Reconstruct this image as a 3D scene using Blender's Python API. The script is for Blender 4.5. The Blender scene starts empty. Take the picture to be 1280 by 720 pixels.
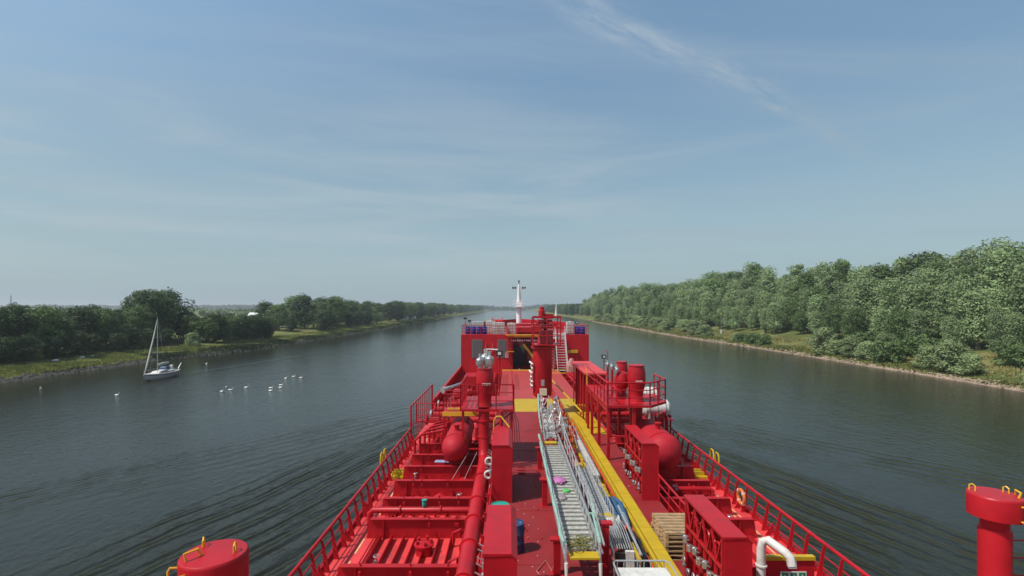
import bpy, bmesh, math, random
import numpy as np
from mathutils import Vector, Matrix
R = math.radians
rnd = random.Random(7)
S = bpy.context.scene
C = S.collection

# ------------------------------------------------------------------ camera, sky, sun, exposure
CAMZ = 12.0
cd = bpy.data.cameras.new('camera'); cam = bpy.data.objects.new('camera', cd); C.objects.link(cam)
cam.location = (0, 0, CAMZ); cam.rotation_euler = (R(90), 0, 0)
cd.sensor_width = 36; cd.lens = 620/1280*36; cd.shift_x = 3/1280; cd.shift_y = 24/1280
cd.clip_start = 0.1; cd.clip_end = 30000
S.camera = cam
SUN_DIR = Vector((-0.92, -0.42, 0)).normalized()      # horizontal direction towards the sun
ELEV = R(56)
sunv = Vector((SUN_DIR.x*math.cos(ELEV), SUN_DIR.y*math.cos(ELEV), math.sin(ELEV)))
w = bpy.data.worlds.new('World'); S.world = w; w.use_nodes = True
nt = w.node_tree; nt.nodes.clear()
def wn(t, **k):
    n = nt.nodes.new(t)
    for a, b in k.items(): setattr(n, a, b)
    return n
sky = wn('ShaderNodeTexSky', sky_type='NISHITA', sun_disc=False, sun_elevation=ELEV,
         sun_rotation=math.atan2(sunv.x, sunv.y), altitude=0, air_density=1.0, dust_density=1.3, ozone_density=1.0)
bg = wn('ShaderNodeBackground'); bg.inputs['Strength'].default_value = 0.15
wo = wn('ShaderNodeOutputWorld')
tc = wn('ShaderNodeTexCoord'); sep = wn('ShaderNodeSeparateXYZ')
nt.links.new(tc.outputs['Generated'], sep.inputs[0])
def wm(op, a, b=None, c=None, clamp=False):
    n = wn('ShaderNodeMath', operation=op, use_clamp=clamp)
    for i, v in enumerate((a, b, c)):
        if v is None: continue
        if isinstance(v, (int, float)): n.inputs[i].default_value = v
        else: nt.links.new(v, n.inputs[i])
    return n.outputs[0]
zz = wm('MAXIMUM', sep.outputs[2], 0.02)
px_ = wm('DIVIDE', sep.outputs[0], zz); py_ = wm('DIVIDE', sep.outputs[1], zz)
cmb = wn('ShaderNodeCombineXYZ'); nt.links.new(px_, cmb.inputs[0]); nt.links.new(py_, cmb.inputs[1])
# thin cirrus veil, stretched, plus a broken streak
mp = wn('ShaderNodeMapping'); mp.inputs['Rotation'].default_value = (0, 0, R(-14)); mp.inputs['Scale'].default_value = (0.16, 0.5, 1)
nt.links.new(cmb.outputs[0], mp.inputs[0])
nz = wn('ShaderNodeTexNoise'); nz.inputs['Scale'].default_value = 1.0; nz.inputs['Detail'].default_value = 7; nz.inputs['Roughness'].default_value = .58; nz.inputs['Distortion'].default_value = .6
nt.links.new(mp.outputs[0], nz.inputs['Vector'])
veil = wn('ShaderNodeMapRange'); veil.inputs[1].default_value = .46; veil.inputs[2].default_value = .78; veil.inputs[3].default_value = 0; veil.inputs[4].default_value = .5
nt.links.new(nz.outputs[0], veil.inputs[0])
# streak running from upper left to the right on the right half of the sky: a line in the cloud plane
nz2 = wn('ShaderNodeTexNoise'); nz2.inputs['Scale'].default_value = 1.1; nz2.inputs['Detail'].default_value = 6; nz2.inputs['Roughness'].default_value = .65
nt.links.new(cmb.outputs[0], nz2.inputs['Vector'])
warp = wm('MULTIPLY', wm('SUBTRACT', nz2.outputs[0], .5), .42)
lx, ly, dx_, dy_ = 0.22, 1.62, 0.80, 0.60
dist = wm('ADD', wm('ADD', wm('MULTIPLY', wm('SUBTRACT', px_, lx), -dy_), wm('MULTIPLY', wm('SUBTRACT', py_, ly), dx_)), warp)
core = wm('POWER', 2.718, wm('MULTIPLY', wm('MULTIPLY', dist, dist), -160.0))
brk = wn('ShaderNodeMapRange'); brk.inputs[1].default_value = .40; brk.inputs[2].default_value = .72; brk.inputs[4].default_value = .7
nz3 = wn('ShaderNodeTexNoise'); nz3.inputs['Scale'].default_value = 2.6; nz3.inputs['Detail'].default_value = 8; nz3.inputs['Roughness'].default_value = .7
mp3 = wn('ShaderNodeMapping', vector_type='TEXTURE'); mp3.inputs['Rotation'].default_value = (0, 0, R(37)); mp3.inputs['Scale'].default_value = (1.3, .32, 1); nt.links.new(cmb.outputs[0], mp3.inputs[0]); nt.links.new(mp3.outputs[0], nz3.inputs['Vector']); nt.links.new(nz3.outputs[0], brk.inputs[0])
gate = wn('ShaderNodeMapRange'); gate.inputs[1].default_value = .0; gate.inputs[2].default_value = .3
nt.links.new(px_, gate.inputs[0])
gate2 = wn('ShaderNodeMapRange'); gate2.inputs[1].default_value = 3.2; gate2.inputs[2].default_value = 1.2
nt.links.new(px_, gate2.inputs[0])
streak = wm('MULTIPLY', wm('MULTIPLY', wm('MULTIPLY', core, brk.outputs[0]), gate.outputs[0]), gate2.outputs[0])
fac = wm('ADD', veil.outputs[0], streak, clamp=True)
hz = wn('ShaderNodeMapRange'); hz.inputs[1].default_value = 0.0; hz.inputs[2].default_value = 0.06
nt.links.new(sep.outputs[2], hz.inputs[0])
fac = wm('MULTIPLY', fac, hz.outputs[0])
mix = wn('ShaderNodeMix', data_type='RGBA'); nt.links.new(fac, mix.inputs[0])
tint = wn('ShaderNodeMix', data_type='RGBA', blend_type='MULTIPLY'); tint.inputs[0].default_value = 1
nt.links.new(sky.outputs[0], tint.inputs[6]); tint.inputs[7].default_value = (1.05, 1.14, 1.03, 1)
nt.links.new(tint.outputs[2], mix.inputs[6]); mix.inputs[7].default_value = (3.3, 3.8, 4.1, 1)
el_ = wn('ShaderNodeMapRange', interpolation_type='SMOOTHSTEP'); el_.inputs[1].default_value = -.02; el_.inputs[2].default_value = .42; el_.inputs[3].default_value = .82; el_.inputs[4].default_value = 0
nt.links.new(sep.outputs[2], el_.inputs[0])
low = wn('ShaderNodeMix', data_type='RGBA'); nt.links.new(el_.outputs[0], low.inputs[0]); dk = wn('ShaderNodeMapRange', interpolation_type='SMOOTHSTEP'); dk.inputs[1].default_value = .15; dk.inputs[2].default_value = .6; dk.inputs[3].default_value = .73; dk.inputs[4].default_value = 1.06
nt.links.new(sep.outputs[2], dk.inputs[0])
zen = wn('ShaderNodeMapRange', interpolation_type='SMOOTHSTEP'); zen.inputs[1].default_value = .54; zen.inputs[2].default_value = .85; zen.inputs[3].default_value = 1; zen.inputs[4].default_value = .5
nt.links.new(sep.outputs[2], zen.inputs[0])
vs_ = wn('ShaderNodeVectorMath', operation='SCALE'); nt.links.new(mix.outputs[2], vs_.inputs[0]); nt.links.new(wm('MULTIPLY', dk.outputs[0], zen.outputs[0]), vs_.inputs['Scale'])
nt.links.new(vs_.outputs[0], low.inputs[6]); low.inputs[7].default_value = (2.25, 3.05, 3.55, 1)
mp5 = wn('ShaderNodeMapping'); mp5.inputs['Scale'].default_value = (1.3, 1.3, 11); mp5.inputs['Location'].default_value = (3.1, 1.7, .4); nt.links.new(tc.outputs['Generated'], mp5.inputs[0])
nz5 = wn('ShaderNodeTexNoise'); nz5.inputs['Scale'].default_value = 1.5; nz5.inputs['Detail'].default_value = 7; nz5.inputs['Roughness'].default_value = .55; nz5.inputs['Distortion'].default_value = .5; nt.links.new(mp5.outputs[0], nz5.inputs['Vector'])
b5 = wn('ShaderNodeMapRange', interpolation_type='SMOOTHSTEP'); b5.inputs[1].default_value = .42; b5.inputs[2].default_value = .72; b5.inputs[4].default_value = .55; nt.links.new(nz5.outputs[0], b5.inputs[0])
w5 = wn('ShaderNodeMapRange', interpolation_type='SMOOTHSTEP'); w5.inputs[1].default_value = .02; w5.inputs[2].default_value = .10; nt.links.new(sep.outputs[2], w5.inputs[0])
w6 = wn('ShaderNodeMapRange', interpolation_type='SMOOTHSTEP'); w6.inputs[1].default_value = .46; w6.inputs[2].default_value = .2; nt.links.new(sep.outputs[2], w6.inputs[0])
w7 = wn('ShaderNodeMapRange', interpolation_type='SMOOTHSTEP'); w7.inputs[1].default_value = .6; w7.inputs[2].default_value = -.1; w7.inputs[3].default_value = .25; nt.links.new(sep.outputs[0], w7.inputs[0])
f5 = wm('MULTIPLY', wm('MULTIPLY', wm('MULTIPLY', b5.outputs[0], w5.outputs[0]), w6.outputs[0]), w7.outputs[0])
hi = wn('ShaderNodeMix', data_type='RGBA'); nt.links.new(f5, hi.inputs[0]); nt.links.new(low.outputs[2], hi.inputs[6]); hi.inputs[7].default_value = (3.1, 3.65, 3.95, 1)
nt.links.new(hi.outputs[2], bg.inputs[0]); nt.links.new(bg.outputs[0], wo.inputs[0])
sl = bpy.data.lights.new('sun', 'SUN'); sl.energy = 4.3; sl.angle = R(.5); sl.color = (1, .955, .88)
so = bpy.data.objects.new('sun', sl); C.objects.link(so); so.rotation_euler = sunv.to_track_quat('Z', 'Y').to_euler()
S.view_settings.view_transform = 'Standard'; S.view_settings.look = 'None'; S.view_settings.exposure = 0; S.view_settings.gamma = 1
S.cycles.max_bounces = 6; S.cycles.transparent_max_bounces = 8; S.cycles.volume_bounces = 0
S.cycles.caustics_reflective = False; S.cycles.caustics_refractive = False

# ------------------------------------------------------------------ materials
def mat(name, col, rough=.5, metal=0, var=.12, vscale=3, bump=0, bscale=40, spec=.5, dirt=None, dscale=1.2, dmin=.55, dmax=.75, obj_random=0, trans=0, coat=0):
    m = bpy.data.materials.new(name); m.use_nodes = True
    t = m.node_tree; b = t.nodes['Principled BSDF']
    b.inputs['Roughness'].default_value = rough; b.inputs['Metallic'].default_value = metal
    b.inputs['Specular IOR Level'].default_value = spec
    tcn = t.nodes.new('ShaderNodeTexCoord'); vec = tcn.outputs['Object']
    n = t.nodes.new('ShaderNodeTexNoise'); n.inputs['Scale'].default_value = vscale; n.inputs['Detail'].default_value = 6; n.inputs['Roughness'].default_value = .6
    t.links.new(vec, n.inputs['Vector'])
    mr = t.nodes.new('ShaderNodeMapRange'); mr.inputs[1].default_value = .3; mr.inputs[2].default_value = .7
    mr.inputs[3].default_value = 1-var; mr.inputs[4].default_value = 1+var
    t.links.new(n.outputs[0], mr.inputs[0])
    out = mr.outputs[0]
    if obj_random:
        oi = t.nodes.new('ShaderNodeObjectInfo'); r2 = t.nodes.new('ShaderNodeMapRange')
        r2.inputs[3].default_value = 1-obj_random; r2.inputs[4].default_value = 1+obj_random
        t.links.new(oi.outputs['Random'], r2.inputs[0])
        mm = t.nodes.new('ShaderNodeMath'); mm.operation = 'MULTIPLY'; t.links.new(out, mm.inputs[0]); t.links.new(r2.outputs[0], mm.inputs[1]); out = mm.outputs[0]
    vm = t.nodes.new('ShaderNodeVectorMath'); vm.operation = 'SCALE'; vm.inputs[0].default_value = col[:3]
    t.links.new(out, vm.inputs['Scale'])
    colout = vm.outputs[0]
    if dirt:
        d = t.nodes.new('ShaderNodeTexNoise'); d.inputs['Scale'].default_value = dscale; d.inputs['Detail'].default_value = 9; d.inputs['Roughness'].default_value = .72
        t.links.new(vec, d.inputs['Vector'])
        dr = t.nodes.new('ShaderNodeMapRange'); dr.inputs[1].default_value = dmin; dr.inputs[2].default_value = dmax; dr.inputs[4].default_value = .8
        t.links.new(d.outputs[0], dr.inputs[0])
        mx = t.nodes.new('ShaderNodeMix'); mx.data_type = 'RGBA'
        t.links.new(dr.outputs[0], mx.inputs[0]); t.links.new(colout, mx.inputs[6]); mx.inputs[7].default_value = (*dirt, 1)
        colout = mx.outputs[2]
    t.links.new(colout, b.inputs['Base Color'])
    rr = t.nodes.new('ShaderNodeMapRange'); rr.inputs[3].default_value = max(rough-.1, .02); rr.inputs[4].default_value = min(rough+.12, 1)
    t.links.new(n.outputs[0], rr.inputs[0]); t.links.new(rr.outputs[0], b.inputs['Roughness'])
    if bump:
        bn = t.nodes.new('ShaderNodeTexNoise'); bn.inputs['Scale'].default_value = bscale; bn.inputs['Detail'].default_value = 4
        t.links.new(vec, bn.inputs['Vector'])
        bb = t.nodes.new('ShaderNodeBump'); bb.inputs['Strength'].default_value = bump; bb.inputs['Distance'].default_value = .01
        t.links.new(bn.outputs[0], bb.inputs['Height']); t.links.new(bb.outputs[0], b.inputs['Normal'])
    if trans:
        tr = t.nodes.new('ShaderNodeBsdfTranslucent'); t.links.new(colout, tr.inputs[0])
        ms = t.nodes.new('ShaderNodeMixShader'); ms.inputs[0].default_value = trans
        mo = t.nodes['Material Output']
        t.links.new(b.outputs[0], ms.inputs[1]); t.links.new(tr.outputs[0], ms.inputs[2]); t.links.new(ms.outputs[0], mo.inputs[0])
    return m
RED = mat('red_paint', (.43, .010, .018), .38, spec=.32, var=.15, vscale=1.7, bump=.2, bscale=5, dirt=(.22, .022, .018), dscale=1.3, dmin=.54, dmax=.80)
REDF = mat('red_paint_frames', (.41, .010, .017), .45, spec=.32, var=.14, vscale=2.0, bump=.2, bscale=5, dirt=(.22, .03, .025), dscale=1.3, dmin=.55, dmax=.8)
def deck_material():
    m = mat('red_deck_paint', (.26, .018, .022), .55, spec=.45, var=.16, vscale=.7, bump=.5, bscale=90, dirt=(.20, .035, .030), dscale=.55, dmin=.48, dmax=.75)
    t = m.node_tree; b = t.nodes['Principled BSDF']; src = b.inputs['Base Color'].links[0].from_socket
    tcn = t.nodes['Texture Coordinate']
    v = t.nodes.new('ShaderNodeTexVoronoi'); v.inputs['Scale'].default_value = 1.5; t.links.new(tcn.outputs['Object'], v.inputs['Vector'])
    r = t.nodes.new('ShaderNodeMapRange'); r.inputs[1].default_value = .075; r.inputs[2].default_value = .045; r.inputs[3].default_value = 0; r.inputs[4].default_value = .8
    t.links.new(v.outputs['Distance'], r.inputs[0])
    mx = t.nodes.new('ShaderNodeMix'); mx.data_type = 'RGBA'; t.links.new(r.outputs[0], mx.inputs[0]); t.links.new(src, mx.inputs[6]); mx.inputs[7].default_value = (.45, .3, .3, 1)
    # faint scuff streaks along the ship
    mpn = t.nodes.new('ShaderNodeMapping'); mpn.inputs['Scale'].default_value = (3.2, .35, 1); t.links.new(tcn.outputs['Object'], mpn.inputs[0])
    n = t.nodes.new('ShaderNodeTexNoise'); n.inputs['Scale'].default_value = 1.6; n.inputs['Detail'].default_value = 8; n.inputs['Roughness'].default_value = .7; t.links.new(mpn.outputs[0], n.inputs['Vector'])
    r2 = t.nodes.new('ShaderNodeMapRange'); r2.inputs[1].default_value = .58; r2.inputs[2].default_value = .8; r2.inputs[4].default_value = .45; t.links.new(n.outputs[0], r2.inputs[0])
    m2 = t.nodes.new('ShaderNodeMix'); m2.data_type = 'RGBA'; t.links.new(r2.outputs[0], m2.inputs[0]); t.links.new(mx.outputs[2], m2.inputs[6]); m2.inputs[7].default_value = (.30, .09, .09, 1)
    t.links.new(m2.outputs[2], b.inputs['Base Color'])
    return m
DECK = deck_material()
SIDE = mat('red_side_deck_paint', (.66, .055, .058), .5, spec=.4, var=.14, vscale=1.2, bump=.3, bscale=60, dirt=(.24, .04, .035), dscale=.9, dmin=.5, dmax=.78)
YEL = mat('yellow_paint', (.50, .34, .012), .45, var=.1, vscale=2, dirt=(.30, .22, .04), dscale=2.2, dmin=.55, dmax=.8, bump=.2)
YHAND = mat('yellow_handle_paint', (.75, .42, .03), .4, var=.05)
ORG = mat('orange_red_hose', (.62, .07, .02), .5)
WHT = mat('white_paint', (.66, .65, .62), .5, var=.1, dirt=(.36, .33, .28), dscale=3.5, dmin=.48, dmax=.74)
MASTW = mat('mast_white_paint', (.84, .80, .78), .5, var=.05)
ALU = mat('aluminium', (.52, .53, .52), .42, metal=.55, var=.18, vscale=6, dirt=(.28, .28, .27), dscale=4, dmin=.5, dmax=.75)
STEEL = mat('bright_steel', (.62, .63, .62), .28, metal=.8, var=.1, vscale=8)
GALV = mat('galvanised_grey', (.36, .37, .37), .55, metal=.2, var=.12)
GREY = mat('light_grey_paint', (.42, .44, .45), .5, var=.06)
LOUV = mat('grey_louvre_paint', (.155, .155, .155), .6, var=.04, vscale=5)
DGREY = mat('dark_grey', (.05, .055, .06), .6)
BLK = mat('black_rubber', (.018, .018, .02), .55)
TEAL = mat('teal_drum_paint', (.02, .30, .25), .4, var=.06)
MINT = mat('mint_green_netting', (.26, .42, .35), .8, var=.2, vscale=12, bump=.5)
BLUE = mat('blue_drum_plastic', (.012, .03, .26), .4, var=.12)
HOSEB = mat('blue_grey_hose', (.03, .10, .20), .55, var=.25, vscale=9)
NAVY = mat('navy_drum_paint', (.02, .055, .14), .4, var=.1)
WOOD = mat('pallet_wood', (.42, .27, .14), .8, var=.3, vscale=5, obj_random=.12, bump=.5, dirt=(.20, .13, .075), dscale=7, dmin=.5, dmax=.75)
SACK = mat('white_container_plastic', (.62, .60, .55), .5, var=.1, obj_random=.12)
ROPE = mat('olive_rope', (.16, .15, .05), .9, var=.4, vscale=14)
PURP = mat('pink_bag_plastic', (.45, .16, .36), .5, var=.25, vscale=9)
LGRN = mat('bright_green_bag', (.10, .45, .10), .5)
GRNS = mat('sign_green', (.01, .20, .09), .5)
HULLP = mat('hull_red', (.32, .012, .018), .45, var=.1)
ORING = mat('orange_ring', (.60, .16, .04), .5)

def foliage(name, col, var=.42, trans=.25, osr=.24, hue=0):
    m = mat(name, col, .65, var=var, vscale=.55, obj_random=osr, trans=trans, spec=.25)
    return m
F_WILLOW = foliage('silvery_willow_leaves', (.245, .325, .150))
F_OAK = foliage('mid_green_leaves', (.12, .185, .062))
F_DARK = foliage('dark_green_leaves', (.062, .102, .040))
F_SHRUB = foliage('pale_shrub_leaves', (.26, .33, .15))
F_LIGHT = foliage('light_green_leaves', (.11, .16, .045))
F_FAR = foliage('far_wood_leaves', (.045, .070, .030), var=.3, trans=0)
BARK = mat('bark', (.12, .095, .07), .9, var=.2)

# ------------------------------------------------------------------ mesh helpers
class MB:
    def __init__(s): s.v = []; s.f = []
    def add(s, vs, fs):
        o = len(s.v); s.v += [tuple(p) for p in vs]; s.f += [tuple(i+o for i in f) for f in fs]; return s
    def box(s, x0, x1, y0, y1, z0, z1):
        vs = [(x0,y0,z0),(x1,y0,z0),(x1,y1,z0),(x0,y1,z0),(x0,y0,z1),(x1,y0,z1),(x1,y1,z1),(x0,y1,z1)]
        return s.add(vs, [(0,3,2,1),(4,5,6,7),(0,1,5,4),(1,2,6,5),(2,3,7,6),(3,0,4,7)])
    def prism(s, pts, a, b, axis='y'):
        """convex outline pts extruded from a to b along axis; y: (x,z), x: (y,z), z: (x,y)"""
        f = {'y': lambda p, t: (p[0], t, p[1]), 'x': lambda p, t: (t, p[0], p[1]), 'z': lambda p, t: (p[0], p[1], t)}[axis]
        n = len(pts); vs = [f(p, a) for p in pts]+[f(p, b) for p in pts]
        fs = [tuple(range(n)), tuple(range(2*n-1, n-1, -1))]+[(i, i+n, (i+1) % n+n, (i+1) % n) for i in range(n)]
        return s.add(vs, fs)
    def bar(s, p, q, w_, h_, up=(0, 0, 1)):
        p = Vector(p); q = Vector(q); d = (q-p).normalized(); u = Vector(up)
        if abs(d.dot(u)) > .95: u = Vector((0, 1, 0))
        a = d.cross(u).normalized()*w_/2; b = a.cross(d).normalized()*h_/2
        vs = [p-a-b, p+a-b, p+a+b, p-a+b, q-a-b, q+a-b, q+a+b, q-a+b]
        return s.add(vs, [(0,1,2,3),(7,6,5,4),(0,4,5,1),(1,5,6,2),(2,6,7,3),(3,7,4,0)])
    def path(s, pts, r, seg=8, caps=True):
        P = [Vector(p) for p in pts]; n = len(P); rings = []
        rs = r if isinstance(r, (list, tuple)) else [r]*n
        prev = None
        for i, p in enumerate(P):
            d = (P[min(i+1, n-1)]-P[max(i-1, 0)]).normalized()
            if prev is None:
                u = Vector((0, 0, 1)) if abs(d.z) < .9 else Vector((1, 0, 0)); a = d.cross(u).normalized()
            else: a = (prev-d*prev.dot(d)).normalized()
            prev = a; b = d.cross(a)
            k = 1.0
            if 0 < i < n-1:
                c = (P[i]-P[i-1]).normalized().dot((P[i+1]-P[i]).normalized()); k = 1/max(math.sqrt(max((1+c)/2, .05)), .3)
            rings.append([p+(a*math.cos(t)+b*math.sin(t))*rs[i] for t in (2*math.pi*j/seg for j in range(seg))])
        vs = [v for rg in rings for v in rg]; fs = []
        for i in range(n-1):
            for j in range(seg):
                fs.append((i*seg+j, i*seg+(j+1) % seg, (i+1)*seg+(j+1) % seg, (i+1)*seg+j))
        if caps: fs.append(tuple(range(seg-1, -1, -1))); fs.append(tuple((n-1)*seg+j for j in range(seg)))
        return s.add(vs, fs)
    def tube(s, p, q, r, seg=8): return s.path([p, q], r, seg)
    def lathe(s, prof, c, axis='z', seg=24):
        n = len(prof); vs = []
        for r, h in prof:
            for j in range(seg):
                t = 2*math.pi*j/seg; a, b = r*math.cos(t), r*math.sin(t)
                vs.append({'z': (c[0]+a, c[1]+b, c[2]+h), 'y': (c[0]+b, c[1]+h, c[2]+a), 'x': (c[0]+h, c[1]+a, c[2]+b)}[axis])
        fs = []
        for i in range(n-1):
            for j in range(seg): fs.append((i*seg+j, i*seg+(j+1) % seg, (i+1)*seg+(j+1) % seg, (i+1)*seg+j))
        fs.append(tuple(range(seg-1, -1, -1))); fs.append(tuple((n-1)*seg+j for j in range(seg)))
        return s.add(vs, fs)
    def torus(s, c, Rr, r, axis='z', a0=0, a1=360, seg=24, rs=8):
        pts = []
        for i in range(seg+1):
            t = R(a0+(a1-a0)*i/seg); a, b = Rr*math.cos(t), Rr*math.sin(t)
            pts.append({'z': (c[0]+a, c[1]+b, c[2]), 'y': (c[0]+a, c[1], c[2]+b), 'x': (c[0], c[1]+a, c[2]+b)}[axis])
        return s.path(pts, r, rs)
    def build(s, name, m, parent=None, label=None, bevel=0, kind=None, smooth=True, origin=None):
        me = bpy.data.meshes.new(name)
        o = bpy.data.objects.new(name, me); C.objects.link(o)
        org = Vector((0, 0, 0))
        if parent is not None:
            org = parent['_o'] if '_o' in parent else (0, 0, 0); org = Vector(tuple(org))
            o.parent = parent
        elif origin: org = Vector(origin); o.location = org
        me.from_pydata([tuple(Vector(v)-org) for v in s.v], [], s.f)
        bm = bmesh.new(); bm.from_mesh(me); bmesh.ops.recalc_face_normals(bm, faces=bm.faces[:]); bm.to_mesh(me); bm.free()
        o['_o'] = tuple(org)
        me.materials.append(m)
        if smooth:
            me.polygons.foreach_set('use_smooth', [True]*len(me.polygons)); me.set_sharp_from_angle(angle=R(38))
        if bevel:
            b = o.modifiers.new('soft_edges', 'BEVEL'); b.width = bevel; b.segments = 2; b.limit_method = 'ANGLE'; b.angle_limit = R(50)
        if label: o['label'] = label
        if kind: o['kind'] = kind
        return o
def thing(name, label, cat, loc, group=None, rz=0):
    o = bpy.data.objects.new(name, None); C.objects.link(o); o.location = loc; o.rotation_euler = (0, 0, rz)
    o['label'] = label; o['category'] = cat; o['_o'] = (0.0, 0.0, 0.0) if rz else tuple(float(v) for v in loc)
    o.empty_display_size = .2
    if group: o['group'] = group
    return o
def tag(o, label, cat, group=None):
    o['label'] = label; o['category'] = cat
    if group: o['group'] = group
    return o
def dup(root, loc=None, rz=None, label=None, group=None, scale=None):
    r = root.copy(); C.objects.link(r)
    if loc is not None: r.location = loc
    if rz is not None: r.rotation_euler = (0, 0, rz)
    if scale is not None: r.scale = scale
    if label: r['label'] = label
    if group: r['group'] = group
    for ch in list(root.children):
        c = ch.copy(); C.objects.link(c); c.parent = r
        for g in ch.children:
            d = g.copy(); C.objects.link(d); d.parent = c
    return r

# ------------------------------------------------------------------ terrain and water
def bl(y):   # left water line
    if y < 112: return -80+math.sin(y*.07)*.6
    if y < 140: return -80+(y-112)/28*9.5
    return -70.5+math.sin(y*.031)*1.2
def br(y):
    base = 74 if y < 90 else (74-(min(y, 200)-90)/110*4.5)
    return base+math.sin(y*.045+1)*.8
def zl(u):  # ground height u metres behind the left water line
    return float(np.interp(u, [-30, -6, 0, 1.2, 4, 8, 16, 40, 400, 8000], [-5, -1.6, 0, .75, 1.2, 1.8, 2.4, 2.6, 3.2, 4]))
def zr(u):
    return float(np.interp(u, [-30, -6, 0, 1.2, 4, 8, 18, 30, 60, 90, 400, 8000], [-5, -1.6, 0, .7, 1.1, 1.9, 2.8, 4.4, 9, 11.5, 9, 5]))
def ground(x, y):
    f = min(max((y-1900)/500, 0), 1)
    if x < 0: z = zl(bl(y)-x)
    else: z = zr(x-br(y))
    if f > 0: z = z*(1-f)+max(z, 3.5)*f
    return z
us = [-60, -30, -6, -2, 0, 1, 2, 3, 5, 7, 10, 14, 18, 24, 30, 40, 50, 60, 75, 90, 130, 200, 400, 900, 2500, 8000]
ys = [-300, -100, -40]+list(range(0, 420, 4))+list(range(420, 1000, 20))+[1100, 1200, 1400, 1600, 1800, 2000, 2200, 2400, 3000, 4500, 7000, 12000]
g = MB(); rows = []
rg = random.Random(3)
for y in ys:
    row = [(bl(y)-u, y) for u in reversed(us)]+[(br(y)+u, y) for u in us]
    rows.append(row)
nx = len(rows[0]); V = []
for row in rows:
    for (x, y) in row:
        z = ground(x, y)
        inland = (bl(y)-x) if x < 0 else (x-br(y))
        if inland > 1: z += rg.uniform(-.14, .14)*min(inland/6, 2)
        V.append((x, y, z))
F = [(j*nx+i, j*nx+i+1, (j+1)*nx+i+1, (j+1)*nx+i) for j in range(len(ys)-1) for i in range(nx-1)]
g.add(V, F)
def ground_material():
    m = bpy.data.materials.new('bank_ground'); m.use_nodes = True; t = m.node_tree; b = t.nodes['Principled BSDF']; b.inputs['Roughness'].default_value = .95; b.inputs['Specular IOR Level'].default_value = .1
    geo = t.nodes.new('ShaderNodeNewGeometry'); sp = t.nodes.new('ShaderNodeSeparateXYZ'); t.links.new(geo.outputs['Position'], sp.inputs[0])
    n = t.nodes.new('ShaderNodeTexNoise'); n.inputs['Scale'].default_value = .12; n.inputs['Detail'].default_value = 8; t.links.new(geo.outputs['Position'], n.inputs['Vector'])
    cr = t.nodes.new('ShaderNodeValToRGB'); e = cr.color_ramp.elements; e[0].position = .3; e[0].color = (.075, .095, .028, 1); e[1].position = .62; e[1].color = (.20, .185, .070, 1)
    el = cr.color_ramp.elements.new(.48); el.color = (.12, .14, .042, 1); t.links.new(n.outputs[0], cr.inputs[0])
    n2 = t.nodes.new('ShaderNodeTexNoise'); n2.inputs['Scale'].default_value = 1.6; n2.inputs['Detail'].default_value = 6; t.links.new(geo.outputs['Position'], n2.inputs['Vector'])
    st = t.nodes.new('ShaderNodeValToRGB'); e = st.color_ramp.elements; e[0].position = .35; e[0].color = (.035, .035, .03, 1); e[1].position = .65; e[1].color = (.15, .13, .105, 1); t.links.new(n2.outputs[0], st.inputs[0])
    ad = t.nodes.new('ShaderNodeMath'); ad.operation = 'MULTIPLY_ADD'; ad.inputs[1].default_value = .9; ad.inputs[2].default_value = -.45; t.links.new(n2.outputs[0], ad.inputs[0])
    a2 = t.nodes.new('ShaderNodeMath'); a2.operation = 'ADD'; t.links.new(ad.outputs[0], a2.inputs[0]); t.links.new(sp.outputs[2], a2.inputs[1])
    mr = t.nodes.new('ShaderNodeMapRange'); mr.inputs[1].default_value = .15; mr.inputs[2].default_value = .4; t.links.new(a2.outputs[0], mr.inputs[0])
    mx = t.nodes.new('ShaderNodeMix'); mx.data_type = 'RGBA'; t.links.new(mr.outputs[0], mx.inputs[0]); t.links.new(st.outputs[0], mx.inputs[6]); t.links.new(cr.outputs[0], mx.inputs[7])
    t.links.new(mx.outputs[2], b.inputs['Base Color'])
    bb = t.nodes.new('ShaderNodeBump'); bb.inputs['Strength'].default_value = .8; bb.inputs['Distance'].default_value = .3; t.links.new(n2.outputs[0], bb.inputs['Height']); t.links.new(bb.outputs[0], b.inputs['Normal'])
    return m
g.build('ground', ground_material(), kind='structure')

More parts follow.
